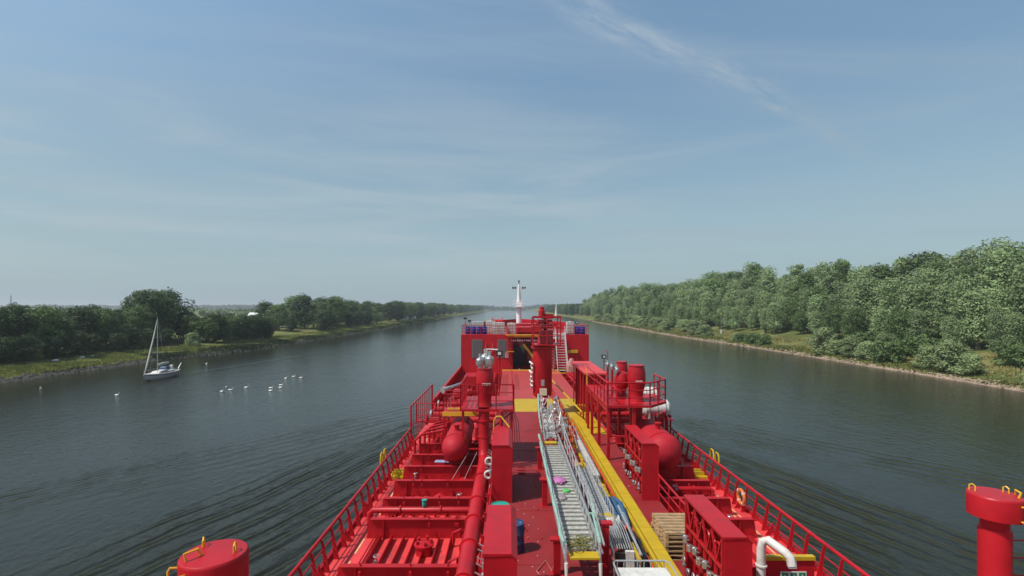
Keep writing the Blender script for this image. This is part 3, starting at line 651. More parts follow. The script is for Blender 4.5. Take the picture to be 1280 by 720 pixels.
# ------------------------------------------------------------------ yacht (bow towards the camera)
def yacht():
    t = thing('sailing_yacht', 'white sailing yacht with bare mast and furled foresail under way', 'yacht', (-59.2, 84, 0), rz=R(7)); t.scale = (.92, .92, .94)
    L = 9.6; st = []  # local: bow at -y
    secs = [(-L/2, .04, 1.28, .35), (-L*.42, .55, 1.2, .1), (-L*.28, 1.05, 1.1, -.25), (-L*.1, 1.45, 1.02, -.4), (L*.1, 1.58, .97, -.42), (L*.3, 1.5, .95, -.3), (L*.44, 1.28, .97, -.05), (L*.5, 1.15, .98, .25)]
    m = MB(); k = 9
    for (y, w_, top, bot) in secs:
        for j in range(k):
            a = math.pi*j/(k-1); x = -w_*math.cos(a); q = math.sin(a)**.75; z = top+(bot-top)*q
            m.v.append((x*(1 if q < .3 else (1-.12*q)), y, z))
    for i in range(len(secs)-1):
        for j in range(k-1): m.f.append((i*k+j, i*k+j+1, (i+1)*k+j+1, (i+1)*k+j))
    m.f.append(tuple((len(secs)-1)*k+j for j in range(k)))
    m.build('hull', WHT, t)
    s = MB()
    for sd in (-1, 1):
        pts = [(sd*w_*1.004, y, top-.22) for (y, w_, top, b_) in secs]
        s.path(pts, .045, 6)
    s.build('stripe', NAVY, t)
    d = MB(); n = len(secs)
    d.v = [(-w_*.99, y, top) for (y, w_, top, b_) in secs]+[(w_*.99, y, top) for (y, w_, top, b_) in secs]
    d.f = [(i, i+1, n+i+1, n+i) for i in range(n-1)]; d.build('deck', mat('yacht_deck', (.45, .43, .40), .7), t)
    MB().prism([(-2.0, .98), (1.3, .98), (1.2, 1.42), (-1.2, 1.36)], -.72, .72, 'x').build('coachroof', WHT, t, bevel=.06)
    for sd in (-1, 1): MB().box(sd*.73-.01, sd*.73+.01, -.9, .9, 1.1, 1.25).build('window', DGREY, t)
    MB().prism([(1.1, 1.3), (2.0, 1.3), (1.9, 1.95), (1.3, 1.85)], -.8, .8, 'x').build('sprayhood', NAVY, t, bevel=.08)
    MB().box(-.75, .75, 2.2, 4.2, 1.0, 1.12).build('cockpit', GREY, t)
    MB().torus((0, 3.5, 1.5), .38, .03, 'y').build('wheel', STEEL, t)
    MB().lathe([(.085, 0), (.075, 6), (.05, 9.6)], (0, -.8, 1.35), 'z', 8).build('mast', ALU, t)
    sprs = MB(); sprs.bar((-.95, -.75, 4.6), (.95, -.75, 4.6), .06, .05); sprs.bar((-.7, -.75, 7.4), (.7, -.75, 7.4), .05, .04); sprs.build('spreader', ALU, t)
    MB().path([(0, -.7, 2.3), (0, 2.9, 2.45)], .08, 8).build('boom', ALU, t)
    MB().path([(0, -.6, 2.5), (0, 1.0, 2.6), (0, 2.8, 2.6)], [.2, .17, .08], 8).build('sail_cover', mat('cream_sail_cloth', (.55, .53, .46), .8), t)
    MB().path([(0, -4.72, 1.35), (0, -3.9, 3.0), (0, -1.8, 8.0), (0, -.85, 10.7)], [.05, .13, .10, .03], 8).build('furled_sail', mat('furled_sail_cloth', (.60, .58, .52), .8), t)
    rg_ = MB()
    for sd in (-1, 1):
        rg_.tube((sd*1.45, -.5, 1.0), (sd*.95, -.75, 4.6), .012, 4); rg_.tube((sd*.95, -.75, 4.6), (0, -.8, 10.8), .012, 4)
    rg_.tube((0, 4.7, 1.0), (0, -.8, 10.9), .012, 4); rg_.build('rigging', STEEL, t)
    rl = MB()
    for sd in (-1, 1):
        rl.path([(sd*w_*.94, y, top+.6) for (y, w_, top, b_) in secs], .015, 5)
        for (y, w_, top, b_) in secs[1:]: rl.tube((sd*w_*.94, y, top), (sd*w_*.94, y, top+.6), .016, 5)
    rl.build('guard_rail', STEEL, t)
    MB().lathe([(.02, -.4), (.28, -.3), (.32, 0), (.28, .3), (.02, .4)], (-.5, 4.75, 1.5), 'z', 10).build('life_raft', WHT, t)
    MB().path([(.7, 4.8, 1.1), (.7, 5.3, 1.6), (.7, 5.9, 2.1)], .05, 6).build('davit', ALU, t)
yacht()
# ------------------------------------------------------------------ swans
SW = mat('swan_white', (.80, .79, .76), .8, var=.04); SWB = mat('swan_orange', (.55, .18, .03), .5)
def swan(px, py, rz, lab, grp='swans resting on the canal'):
    Y = 620*12/(py-384); X = (px-637)/620*Y
    t = thing('swan', lab, 'swan', (X, Y, 0), grp, rz=rz); t.scale = (.47, .47, .47)
    m = MB(); m.path([(0, .62, .30), (0, .45, .22), (0, .15, .17), (0, -.25, .16), (0, -.45, .2), (0, -.55, .3)], [.03, .15, .25, .27, .17, .07], 10)
    m.path([(0, -.46, .22), (0, -.60, .40), (0, -.56, .62), (0, -.58, .76), (0, -.68, .80), (0, -.78, .77)], [.10, .07, .045, .05, .06, .03], 8)
    m.build('body', SW, t); MB().path([(0, -.77, .77), (0, -.90, .73)], [.03, .012], 6).build('beak', SWB, t)
for a in [(51, 486, .6, 'lone swan near the bank far left of the flock'.replace('left', 'out')), (146, 494.5, 1.5, 'lone swan off the bow of the yacht'), (258, 455, 1.0, 'small distant swan near the bank behind the wake'),
          (277, 490, 1.2, 'swan at the near end of the flock beside two others'), (283, 484.5, .4, 'upright swan second from the near end of flock'), (288, 488, 1.9, 'low stretched swan third from the near end'),
          (307.5, 485, 1.6, 'solitary swan in the middle gap of the flock'), (338, 489, 1.5, 'lower swan of the left close pair'.replace('left ', 'first ')), (338.5, 485.5, 1.7, 'upper swan of the first close pair'),
          (350.5, 485, 1.4, 'lower swan of the second close pair'), (351, 482, 1.8, 'upper swan of the second close pair'), (357, 473.5, 1.1, 'swan leading the far trio, first of three'),
          (367, 471.3, 1.9, 'middle swan of the far trio'), (376, 472.7, 1.5, 'last swan of the far trio, farthest from the yacht')]: swan(*a)

# ================================================================== THE SHIP
DZ = 3.5; TZ = 4.2; XL, XR = -6.08, 9.92; YF = 62.0; FZ = 8.6
ship = thing('tanker_ship', 'red tanker ship sailing down the canal seen from its bridge', 'ship', (XC, 45, 0))
def sp(mb, name, m=RED, **k): return mb.build(name, m, ship, **k)
# half-breadth of the hull along its length
def hb(y): return float(np.interp(y, [-12, 64, 72, 80, 88, 94, 97.5], [8.0, 8.0, 7.3, 5.9, 3.9, 1.7, .2]))
yss = [-12, 0, 20, 40, 56, 61.99, 62, 66, 70, 74, 78, 82, 86, 89, 92, 94.5, 96.5, 97.5]
m = MB(); n = len(yss)
for y in yss:
    h = hb(y); f = 1.0 if y < 62 else max(.72, 1-(y-62)/130)
    top = DZ if y < YF else FZ
    m.v += [(XC-h*f, y-(0 if y < 62 else (y-62)*.05), -2), (XC-h, y, 3.0), (XC-h, y, top), (XC+h, y, top), (XC+h, y, 3.0), (XC+h*f, y-(0 if y < 62 else (y-62)*.05), -2)]
for i in range(n-1):
    a, b = i*6, (i+1)*6
    for j in (0, 1, 3, 4): m.f.append((a+j, a+j+1, b+j+1, b+j))
sp(m, 'hull', HULLP)
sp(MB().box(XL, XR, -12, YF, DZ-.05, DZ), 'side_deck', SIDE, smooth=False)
# trunk (raised centre deck)
TX0, TX1 = -.95, 6.05
sp(MB().box(TX0, TX1, -12, YF-.01, DZ+.004, TZ), 'centre_deck', DECK, smooth=False)
m = MB()
for y in np.arange(2, 62, 2.0): m.box(TX1+.001, TX1+.06, y, y+.03, DZ+.01, TZ-.02)
sp(m, 'deck_side_ribs', REDF)
sp(MB().box(TX0+.02, TX1-.02, 42.25, YF-.02, TZ+.001, TZ+.005), 'forward_deck_sheen', mat('sheen_red_deck_paint', (.42, .050, .050), .55, spec=.4, var=.1, vscale=.8, dirt=(.3, .06, .055), dscale=.5, dmin=.5, dmax=.8), smooth=False)  # paler sheet: grazing sheen of the far deck put into its colour
# forecastle block: two houses with a recess between
fc = MB()
fc.box(XL, .25, YF, YF+9, DZ+.003, FZ); fc.box(7.25, XR, YF, YF+9, DZ+.003, FZ)
fc.box(.26, 7.24, YF+5, YF+9, TZ-.5, FZ); fc.box(.26, 4.4, YF+.02, YF+.5, FZ-.32, FZ-.003)
fo = sp(fc, 'forecastle_house', RED, bevel=.03)
m = MB(); pts = [(XC-hb(y)+.02, y) for y in [71.01, 74, 78, 82, 86, 90, 94, 97]]; pts2 = [(XC+hb(y)-.02, y) for y in [97, 94, 90, 86, 82, 78, 74, 71.01]]
m.add([(p[0], p[1], FZ-.02) for p in pts+pts2], [tuple(range(16))]); sp(m, 'forecastle_deck', DECK)
m = MB()
for i in range(7):
    y0, y1 = [71, 75, 79, 83, 87, 91, 94, 97.4][i:i+2]
    for s in (-1, 1): m.prism([(XC+s*hb(y0), y0), (XC+s*hb(y1), y1), (XC+s*(hb(y1)-.08), y1), (XC+s*(hb(y0)-.08), y0)], FZ, FZ+1.1, 'z')
sp(m, 'bow_bulwark', RED)
for i, x in enumerate((-4.05, -.85)):
    o = MB().box(x-.66, x+.66, YF-.05, YF-.003, 5.65, 7.95).build('louvre_panel', LOUV, fo if False else ship)
    s_ = MB()
    for k in range(22): s_.box(x-.58, x+.58, YF-.075, YF-.051, 5.75+k*.1, 5.80+k*.1)
    s_.build('louvre_slats', LOUV, o)
# hoop pipe between the panels, ladder, box on the left house
m = MB().path([(-2.95, YF-.1, 7.55), (-2.95, YF-.1, 6.7), (-2.75, YF-.1, 6.4), (-2.3, YF-.1, 6.4), (-2.1, YF-.1, 6.7), (-2.1, YF-.1, 7.55)], .05, 6); sp(m, 'wall_pipe', mat('pale_red_pipe', (.62, .10, .09), .5))
def ladder(name, x, y, z0, z1, wdt=.55, m_=RED, cage=True, par=None):
    m = MB()
    for s in (-1, 1): m.box(x+s*wdt/2-.025, x+s*wdt/2+.025, y-.03, y+.03, z0, z1)
    k = z0+.25
    while k < z1: m.tube((x-wdt/2, y, k), (x+wdt/2, y, k), .022, 5); k += .3
    return m.build(name, m_, par or ship)
ladder('ladder', -.02-.0, YF-.25, TZ, FZ+1.0, .75)
ladder('ladder', 7.9, YF-.25, TZ-.3, 6.4, 1.0)
sp(MB().box(.35-.85, .7-.85, YF-.2, YF-.03, 5.7, 6.35), 'notice_plate', mat('cream_plate', (.75, .62, .52), .6))
sp(MB().box(-.35, .55, YF-.5, YF-.3, 6.05+.4, 6.12+.4), 'ladder_step', YEL)
# recess contents: interior shade painted into the wall colour, yellow stair, gear
sp(MB().box(.3, 4.2, YF+4.8, YF+4.97, TZ, FZ-.4), 'recess_wall', mat('painted_shade_red', (.10, .01, .012), .6))
sp(MB().box(.5, 2.0, YF+4.6, YF+4.79, TZ, 6.8), 'recess_door', DGREY)
stair = MB()
for s in (0, 1):
    stair.bar((1.75+s*.0, YF+.2+s*.8, 7.3), (3.0, YF+.2+s*.8, 5.75), .06, .28)
for k in range(7): stair.box(1.7+k*.19, 1.95+k*.19, YF+.2, YF+1.0, 7.3-k*.235-.03, 7.3-k*.235)
sp(stair, 'yellow_stair', YEL)
sp(MB().box(2.7, 3.2, YF+.1, YF+.9, TZ, 5.7), 'stair_support', RED)
sp(MB().box(TX0+.0, 3.2, YF-1.2, YF-1.05, TZ+.004, TZ+.14), 'threshold_bar', YHAND)
sp(MB().box(.0-.35, 3.6, YF-.12, YF+.0-.005, FZ-.35, FZ-.02).box(-.5, 3.3, YF-.5, YF-.13, FZ-.1, FZ), 'yellow_beam', YHAND)
m = MB(); rr = random.Random(4)
for k in range(16): x = .2+k*.23; m.box(x, x+rr.uniform(.1, .2), YF-.2, YF-.13, FZ-.85+rr.uniform(-.04, .04), FZ-.65)
sp(m, 'stencilled_marks', mat('pink_white_stencil', (.7, .45, .48), .6))
# grey stair on the starboard side of the recess
m = MB()
for k in range(15): m.box(5.75, 6.85, YF-3.2+k*.22, YF-3.2+k*.22+.25, TZ+.25+k*.29, TZ+.30+k*.29)
for s in (5.72, 6.85): m.bar((s, YF-3.3, TZ+.1), (s, YF+.1, FZ-.1), .05, .25)
sp(m, 'grey_stair', GREY)
m = MB()
for s in (5.68, 6.9):
    m.path([(s, YF-3.3, TZ), (s, YF-3.3, TZ+1.1), (s, YF+.1, FZ+1.0)], .03, 6); m.path([(s, YF-3.3, TZ+.6), (s, YF+.1, FZ+.5)], .02, 5)
sp(m, 'stair_rail', GREY)
sp(MB().box(4.5, 5.4, YF-.2, YF+2.2, TZ, 8.0), 'recess_locker', RED, bevel=.03)
sp(MB().box(5.5, 7.0, YF+.5, YF+.7, FZ-.6, FZ+.15), 'canvas_screen', SACK)
sp(MB().box(7.3, 8.5, YF-.35, YF-.02, 6.3, 6.65), 'yellow_locker', YEL)
sp(MB().box(4.9, 6.9, YF-1.2, YF-.95, TZ+.004, TZ+.12).box(5.0, 6.9, YF-3.7, YF-3.55, TZ+.004, TZ+.1), 'threshold_bar', YHAND)

def rail(name, pts, z0, h=1.05, step=1.2, m_=RED, mids=2, r=.025, par=None, base=True):
    """open railing through pts (x,y): top rail, mid rails and posts in one mesh"""
    m = MB(); 
    P = [Vector((p[0], p[1], z0 if len(p) < 3 else p[2])) for p in pts]
    for k in range(mids+1):
        hh = h*(k+1)/(mids+1); m.path([p+Vector((0, 0, hh)) for p in P], r*(1.25 if k == mids else .8), 6)
    for a, b in zip(P[:-1], P[1:]):
        L = (b-a).length; n_ = max(int(round(L/step)), 1)
        for i in range(n_+1):
            q = a+(b-a)*i/n_; m.tube(q, q+Vector((0, 0, h)), r*1.1, 6)
    return m.build(name, m_, par or ship)
rail('forecastle_rail', [(XL+.1, YF+8.5), (XL+.1, YF+.1), (1.0, YF+.1)], FZ, 1.1)
rail('forecastle_rail', [(3.2, YF+.12), (XR-.1, YF+.12), (XR-.1, YF+8.5)], FZ, 1.1)
# winch house and winches on the forecastle
sp(MB().box(.8, 4.2, 73, 77, FZ, 9.55), 'deck_store', RED, bevel=.04); sp(MB().box(.9, 4.4, 66, 69.5, FZ+.003, 9.35), 'deck_store', RED, bevel=.04)
for x in (-2.0, 5.6):
    w_ = sp(MB().lathe([(.75, -.9), (.75, -.8), (.42, -.8), (.42, .8), (.75, .8), (.75, .9)], (x, 82, FZ+.95), 'x', 20), 'mooring_winch', RED); MB().box(x-1.1, x+1.1, 81.6, 82.4, FZ, FZ+.5).build('winch_base', RED, w_)
for x in (-3.4, 7.2):
    sp(MB().lathe([(.3, 0), (.22, .05), (.22, .7), (.3, .75), (.3, .82)], (x, 79, FZ), 'z', 16), 'bollard', RED)
# foremast
MX, MY = 1.65, 88.0
mast = sp(MB().lathe([(.50, -1.2), (.46, .4), (.42, 2.2), (.38, 3.2), (.20, 5.6), (.12, 6.3)], (MX, MY, 9.8), 'z', 14), 'foremast', MASTW)
MB().box(MX-.95, MX+.95, MY-.8, MY+.8, 12.0, 12.1).build('mast_platform', MASTW, mast)
m = MB()
for s in (-1, 1):
    for q in (-1, 1): m.tube((MX+s*.92, MY+q*.76, 12.1), (MX+s*.92, MY+q*.76, 13.1), .045, 5)
    m.tube((MX+s*.92, MY-.76, 13.1), (MX+s*.92, MY+.76, 13.1), .045, 5); m.tube((MX-.92, MY+s*.76, 13.1), (MX+.92, MY+s*.76, 13.1), .045, 5); m.tube((MX-.92, MY+s*.76, 12.6), (MX+.92, MY+s*.76, 12.6), .04, 5)
m.build('platform_rail', MASTW, mast)
MB().box(MX-.5, MX+.5, MY-.45, MY+.45, 12.11, 12.9).build('equipment_box', MASTW, mast)
MB().bar((MX-1.15, MY, 15.25), (MX+1.15, MY, 15.25), .1, .08).build('yardarm', MASTW, mast)
for s in (-1, -.62, .62, 1): MB().lathe([(.13, 0), (.16, .1), (.16, .26), (.1, .32)], (MX+s*1.05, MY, 15.3), 'z', 10).build('navigation_light', DGREY, mast)
MB().lathe([(.07, 0), (.07, .35), (.13, .36), (.13, .7), (.03, .75)], (MX, MY, 16.05), 'z', 10).build('masthead_light', DGREY, mast)
m = MB()
for k in range(15): m.box(MX+.2, MX+.5, MY-.02, MY+.02, 9.6+k*.36, 9.65+k*.36)
m.build('mast_rungs', MASTW, mast)

# bulwarks forward, open rails aft, tall rail by the manifold
for s, X in ((-1, XL), (1, XR)):
    m = MB(); m.box(min(X, X-s*.06), max(X, X-s*.06), 40.5, YF-.01, DZ+.002, DZ+1.1); m.box(X-.09, X+.09, 40.5, YF-.01, DZ+1.1, DZ+1.17)
    for y in np.arange(41, 61.5, 1.4): m.prism([(X-s*.06, DZ+.003), (X-s*.5, DZ+.003), (X-s*.06, DZ+1.05)], y, y+.03, 'y')
    m.prism([(39.2, DZ+.6), (40.5, DZ+.01), (40.5, DZ+1.17), (39.2, DZ+1.1)], X-.03, X+.03, 'x')
    sp(m, 'bulwark', RED)
def side_rail(X, s, y0, y1, step=.84):
    """s=+1 starboard: inboard is -s"""
    m = MB(); m.path([(X, y0, 4.55), (X, y1, 4.55)], .058, 10)
    rl_ = sp(m, 'side_railing', RED)
    m = MB()
    for z, d in ((3.86, .22), (4.2, .13)): m.path([(X-s*d*.55, y0, z), (X-s*d*.55, y1, z)], .022, 6)
    m.build('mid_rails', RED, rl_)
    m = MB(); m.box(X-.05, X+.05, y0, y1, DZ+.002, DZ+.16); m.build('gunwale_bar', REDF, rl_)
    first = None; y = y0
    while y <= y1+.01:
        if first is None:
            first = MB().prism([(X-s*.03, 4.53), (X-s*.11, 4.53), (X-s*.34, DZ+.004), (X-s*.16, DZ+.004)], y-.011, y+.011, 'y').build('stanchion', RED, rl_); fy = y
        else:
            c = first.copy(); C.objects.link(c); c.parent = rl_; c.location = (first.location.x, first.location.y+(y-fy), first.location.z)
        y += step
    m = MB(); y = y0
    while y <= y1:
        m.prism([(X-s*.10, DZ+.17), (X-s*.10, DZ+.5), (X-s*.42, DZ+.004), (X-s*.2, DZ+.004)], y+.42-.01, y+.42+.01, 'y'); y += step*3
    m.build('brackets', REDF, rl_)
side_rail(XL, -1, 10.0, 30.4); side_rail(XR, 1, 13.0, 30.4)
side_rail(XR, 1, 38.0, 40.3)
for s, X in ((-1, XL), (1, XR)):
    m = MB(); z1 = 5.9 if s < 0 else 5.3
    m.path([(X, 30.6, DZ+.01), (X, 30.6, z1), (X, 39.0, z1), (X, 39.0, DZ+.01)], .06, 8)
    for y in np.arange(31.4, 38.9, .8): m.box(X-.02, X+.02, y, y+.05, DZ+.01, z1)
    m.path([(X, 30.6, DZ+1.1), (X, 39.0, DZ+1.1)], .03, 6)
    sp(m, 'manifold_rail', RED)
# gate and raised rail at the starboard side near the accommodation
m = MB(); m.path([(XR-.05, 13.0, 4.55), (XR-1.3, 12.8, 4.55), (XR-1.3, 12.8, DZ)], .05, 8); m.path([(XR, 13, 4.4), (XR+.35, 12, 4.5), (XR+.35, 8, 4.5)], .05, 8); m.box(XR-1.3, XR, 12.78, 12.82, 4.1, 4.5)
sp(m, 'rail_gate', RED)

# transverse frames on the side decks, and the low longitudinal stiffeners between them
fy_ = [10.9, 12.9, 14.93, 18.25, 20.24, 22.3, 24.3, 26.2, 28.3, 40.4, 43, 46, 49, 52, 55, 58]
for y in fy_:
    for (xa, xb, so_) in ((-5.1, TX0-.002, -1), (TX1+.07, 8.94, 1)):
        m = MB(); m.box(xa, xb, y-.012, y+.012, DZ+.003, 4.21); m.box(xa-.0, xb, y-.11, y+.09, 4.212, 4.235)
        e = xa if so_ < 0 else xb
        m.prism([(e, DZ+.004), (e+so_*.16, DZ+.004), (e+so_*.05, 4.2), (e, 4.2)], y-.01, y+.014, 'y')
        xx = (xa+.48, ) if so_ < 0 else (xb-.5, )
        for x in xx+(((xa+xb)/2+.6,) if y > 24 else ()): m.box(x-.012, x+.012, y-.10, y-.013, DZ+.004, 4.205)
        sp(m, 'deck_frame', REDF)
for (a, b) in ((-4.7, -1.2), (6.5, 8.6)):
    m = MB(); x = a
    while x < b:
        for y0, y1 in zip(fy_[:-1], fy_[1:]):
            if y1 < 29: m.box(x-.012, x+.012, y0+.1, y1-.1, DZ+.003, DZ+.22)
        x += .43
    sp(m, 'deck_stiffeners', REDF)
# painted lines on the side decks
m = MB()
for xx, seg, ph in ((9.36, 2.0, 0), (8.93+.22, 1.3, .8), (-5.33, 1.1, 0.3)):
    y = 12.0+ph
    while y < 38: m.box(xx-.03, xx+.03, y, y+seg, DZ+.002, DZ+.006); y += seg+.5
sp(m, 'painted_deck_lines', mat('orange_cream_line', (.70, .42, .20), .6, dirt=(.45, .2, .1)), smooth=False)
m = MB(); m.box(-.2+.6, 6.0, 37.0, 42.2, TZ+.004, TZ+.008); m.box(3.75, 6.0, 30.5, 36.99, TZ+.004, TZ+.008); m.box(3.62, 4.18, 8, 30.4, TZ+.004, TZ+.008)
sp(m, 'yellow_deck_marking', YEL, smooth=False)
# yellow cable tray beside the walkway
m = MB(); m.box(4.34, 4.73, 8, 31.5, TZ+.2, TZ+.46); m.box(4.20, 4.30, 8, 33.5, TZ+.18, TZ+.45)
tray = sp(m, 'yellow_cable_tray', YEL, bevel=.012)
m = MB()
for y in np.arange(8.4, 31.5, 1.5): m.box(4.17, 4.75, y, y+.08, TZ+.01, TZ+.19); m.box(4.36, 4.71, y+.6, y+.62, TZ+.462, TZ+.468)
m.build('tray_supports', YEL, tray)
m = MB().path([(4.08, 8, TZ+.42), (4.07, 14, TZ+.42), (4.1, 20, TZ+.42), (4.06, 27, TZ+.42), (4.1, 33, TZ+.42)], .035, 6); m.build('orange_pipe', ORG, tray)

# long longitudinal cargo vapour pipe with bend and riser up to the vent head
cp = sp(MB().path([(-1.24, 8, 4.52), (-1.24, 23.6, 4.52), (-1.25, 24.2, 4.62), (-1.26, 24.5, 5.0), (-1.27, 24.6, 6.0), (-1.27, 24.6, 7.0)], .27, 20), 'vapour_pipe', RED)
for y in (11.2, 13.4, 15.4, 17.2, 18.9, 21.5): MB().lathe([(.285, -.03), (.33, -.025), (.33, .025), (.285, .03)], (-1.24, y, 4.52), 'y', 20).build('pipe_clamp', RED, cp)
for z in (5.6, 6.4): MB().lathe([(.285, -.03), (.33, -.025), (.33, .025), (.285, .03)], (-1.27, 24.6, z), 'z', 20).build('pipe_clamp', RED, cp)
m = MB(); m.path([(-.82, 8, 4.62), (-.82, 22, 4.62)], .045, 8); m.path([(-.72, 8, 4.9), (-.72, 24, 4.9)], .03, 6)
for y in np.arange(8.5, 22, 1.7): m.box(-.86, -.68, y, y+.05, TZ, 4.95)
sp(m, 'small_deck_pipes', RED)
def cross_pipe(x0, x1, y, z, r, m_=RED, name='cross_pipe'):
    o = sp(MB().path([(x0, y, DZ+.05), (x0, y, z-r), (x0+.12*(1 if x1 > x0 else -1), y, z), (x1, y, z)], r, 14), name, m_)
    for k in (.3, .7): MB().lathe([(r, -.03), (r*1.45, -.028), (r*1.45, .028), (r, .03)], (x0+(x1-x0)*k, y, z), 'x', 16).build('flange', m_, o)
    return o
cross_pipe(-5.4, -1.5, 19.2, 4.15, .12); cross_pipe(9.0, 6.2, 22.0, 3.95, .1)
v = sp(MB().lathe([(.06, 0), (.085, .04), (.085, .2), (.05, .26)], (-3.3, 19.2, 4.26), 'z', 12), 'green_valve', TEAL); MB().lathe([(.11, 0), (.11, .03)], (-3.3, 19.2, 4.52), 'z', 14).build('handwheel', TEAL, v)
# deck hatch with bollard heads between the near frames
m = MB(); m.lathe([(.28, 0), (.28, .28), (.34, .3), (.34, .36), (.1, .42)], (-2.95, 17.1, DZ), 'z', 18)
for k in range(5): a = k*1.256; m.lathe([(.05, 0), (.05, .14)], (-2.95+.25*math.cos(a), 17.1+.25*math.sin(a), DZ+.36), 'z', 8)
sp(m, 'tank_hatch', RED)
for (x, y) in ((-3.0, 21.3), (-2.2, 23.3), (7.4, 16.6), (7.9, 19.9)):
    sp(MB().lathe([(.2, 0), (.2, .3), (.27, .32), (.27, .38), (.05, .5)], (x, y, DZ), 'z', 14), 'tank_hatch', RED)
for (x, y) in ((-2.0, 17.6), (-1.9, 15.6)): sp(MB().path([(x, y, DZ), (x, y, DZ+.5), (x+.25, y, DZ+.62), (x+.25, y, DZ+.35)], .05, 8), 'sounding_pipe', RED)

# vent platforms
def platform(pts, z, name='vent_platform'):
    m = MB().prism(pts, z-.12, z, 'z'); return sp(m, name, RED)
def vent_head(parent, x, y, z, r=.42):
    h = MB().lathe([(r*.85, 0), (r*.72, .2), (r*.78, .5), (r*.96, .85), (r*1.02, 1.2), (r*.97, 1.6), (r*.84, 1.86), (r*.9, 1.87), (r*.9, 1.93)], (x, y, z), 'z', 24).build('vent_drum', RED, parent)
    return h
lp = platform([(-2.45, 24.3), (.25, 24.3), (.25, 27.9), (-2.45, 27.9)], 7.0)
rail('platform_rail', [(-2.4, 27.8), (-2.4, 24.35), (.2, 24.35), (.2, 27.8)], 7.0, 1.2, .9, r=.036)
m = MB()
for x, y in ((-2.3, 24.5), (.1, 24.5), (-2.3, 27.7), (.1, 27.7)): m.box(x-.06, x+.06, y-.06, y+.06, TZ if x > -1 else DZ, 6.88)
m.bar((-2.3, 24.5, 5.0), (.1, 24.5, 5.0), .06, .06); m.bar((-2.3, 27.7, 4.2), (.1, 24.5, 6.8), .05, .05); sp(m, 'platform_legs', RED)
vd = vent_head(lp, -1.25, 25.1, 7.0, .44)
m = MB(); rr = random.Random(8)
for k in range(9): x = -1.42+k*.05; m.box(x+.05, x+.085, 24.64, 24.66, 8.12+rr.uniform(-.02, .02), 8.22)
m.build('stencilled_marks', WHT, vd)
def pv_valve(parent, x, y, z, s=1):
    return MB().lathe([(.09*s, 0), (.09*s, .14*s), (.19*s, .17*s), (.21*s, .25*s), (.21*s, .48*s), (.14*s, .56*s), (.07*s, .6*s), (.07*s, .78*s), (.03*s, .8*s)], (x, y, z), 'z', 16).build('pressure_valve', STEEL, parent)
pv_valve(lp, -1.5, 25.0, 8.9, .95); pv_valve(lp, -1.0, 25.0, 8.9, 1.1); pv_valve(lp, -1.25, 25.5, 8.9, 1.2)
MB().path([(-1.15, 25.4, 9.4), (-1.15, 25.4, 9.85), (-.6, 25.4, 9.82)], .045, 6).build('valve_arm', WHT, lp)
# floodlight in front of the house
def flood(x, y, z0, z1, par=ship):
    p = MB().path([(x, y, z0), (x, y, z1)], .05, 8).build('light_pole', RED, par)
    MB().box(x-.2, x+.2, y-.14, y+.1, z1, z1+.34).build('floodlight', BLK, p); MB().box(x-.1, x+.1, y-.16, y-.142, z1+.08, z1+.26).build('lens', SACK, p)
flood(-.62, 30.5, 7.0-.1, 9.0); flood(8.55, 45.0, 4.0, 7.35)
sp(MB().path([(8.9, 45, DZ), (8.9, 45, 7.9), (8.75, 45, 8.1), (8.55, 45, 7.9)], .03, 6), 'light_conduit', RED)
for x, s in ((-5.6, 1), (-5.05, .8)): 
    p = MB().path([(x, YF+.6, FZ), (x, YF+.6, FZ+1.6*s+.35)], .04, 6).build('light_pole', RED, ship); MB().box(x-.2, x+.2, YF+.5, YF+.75, FZ+1.6*s+.3, FZ+1.6*s+.5).build('floodlight', BLK, p)
flood(8.55, YF+1, FZ, FZ+1.3)
# lower walkway arm with yellow kick board, on the port side of the platform
sp(MB().box(-3.7, -2.46, 27.3, 28.7, 6.1, 6.2).box(-2.6, -1.5, 27.95, 28.7, 6.1, 6.2), 'walkway_arm', RED)
rail('walkway_rail', [(-2.5, 28.6), (-3.65, 28.6), (-3.65, 27.35), (-2.5, 27.35)], 6.2, 1.0, .9)
m = MB().box(-3.7, -1.8, 27.22, 27.28, 6.02, 6.25); m.box(-3.5, -2.4, 27.8, 27.9, 6.24, 6.34); sp(m, 'yellow_kick_board', YHAND)
m = MB(); 
for x in (-3.6, -2.6): m.box(x-.05, x+.05, 27.4, 27.5, DZ, 6.1)
sp(m, 'walkway_legs', RED)
# starboard platform: long, over the trunk edge
rp = platform([(4.95, 25.2), (7.2, 25.2), (8.35, 26.4), (8.35, 28.6), (6.6, 29.0), (6.6, 32.0), (4.95, 32.0)], 7.0)
r_ = rail('platform_rail', [(5.0, 29.2), (5.0, 25.25), (7.15, 25.25), (8.3, 26.45), (8.3, 28.5)], 7.0, 1.15, 1.0, r=.036)
m = MB(); m.path([(5.0, 29.2, 7.0), (5.0, 29.2, 8.15)], .035, 6); m.path([(5.0, 32.0, 7.0), (5.0, 32.0, 8.15)], .035, 6); sp(m, 'yellow_gate_posts', YHAND)
m = MB(); m.path([(5.0, 29.2, 8.15), (5.0, 32, 8.15)], .03, 6); m.path([(5.0, 29.2, 7.7), (5.0, 32, 7.7)], .022, 6); sp(m, 'platform_rail', RED)
m = MB()
for x, y in ((5.05, 25.35), (6.35, 25.35), (5.05, 28.0), (5.05, 30.4), (5.05, 31.9), (6.5, 31.9), (6.3, 28.5)): m.box(x-.075, x+.075, y-.075, y+.075, TZ if x < 6 else DZ+.01, 6.88)
m.bar((5.05, 25.35, 5.4), (6.35, 25.35, 5.4), .08, .08); m.bar((5.05, 25.35, 6.7), (5.05, 31.9, 6.7), .08, .18)
sp(m, 'platform_legs', RED)
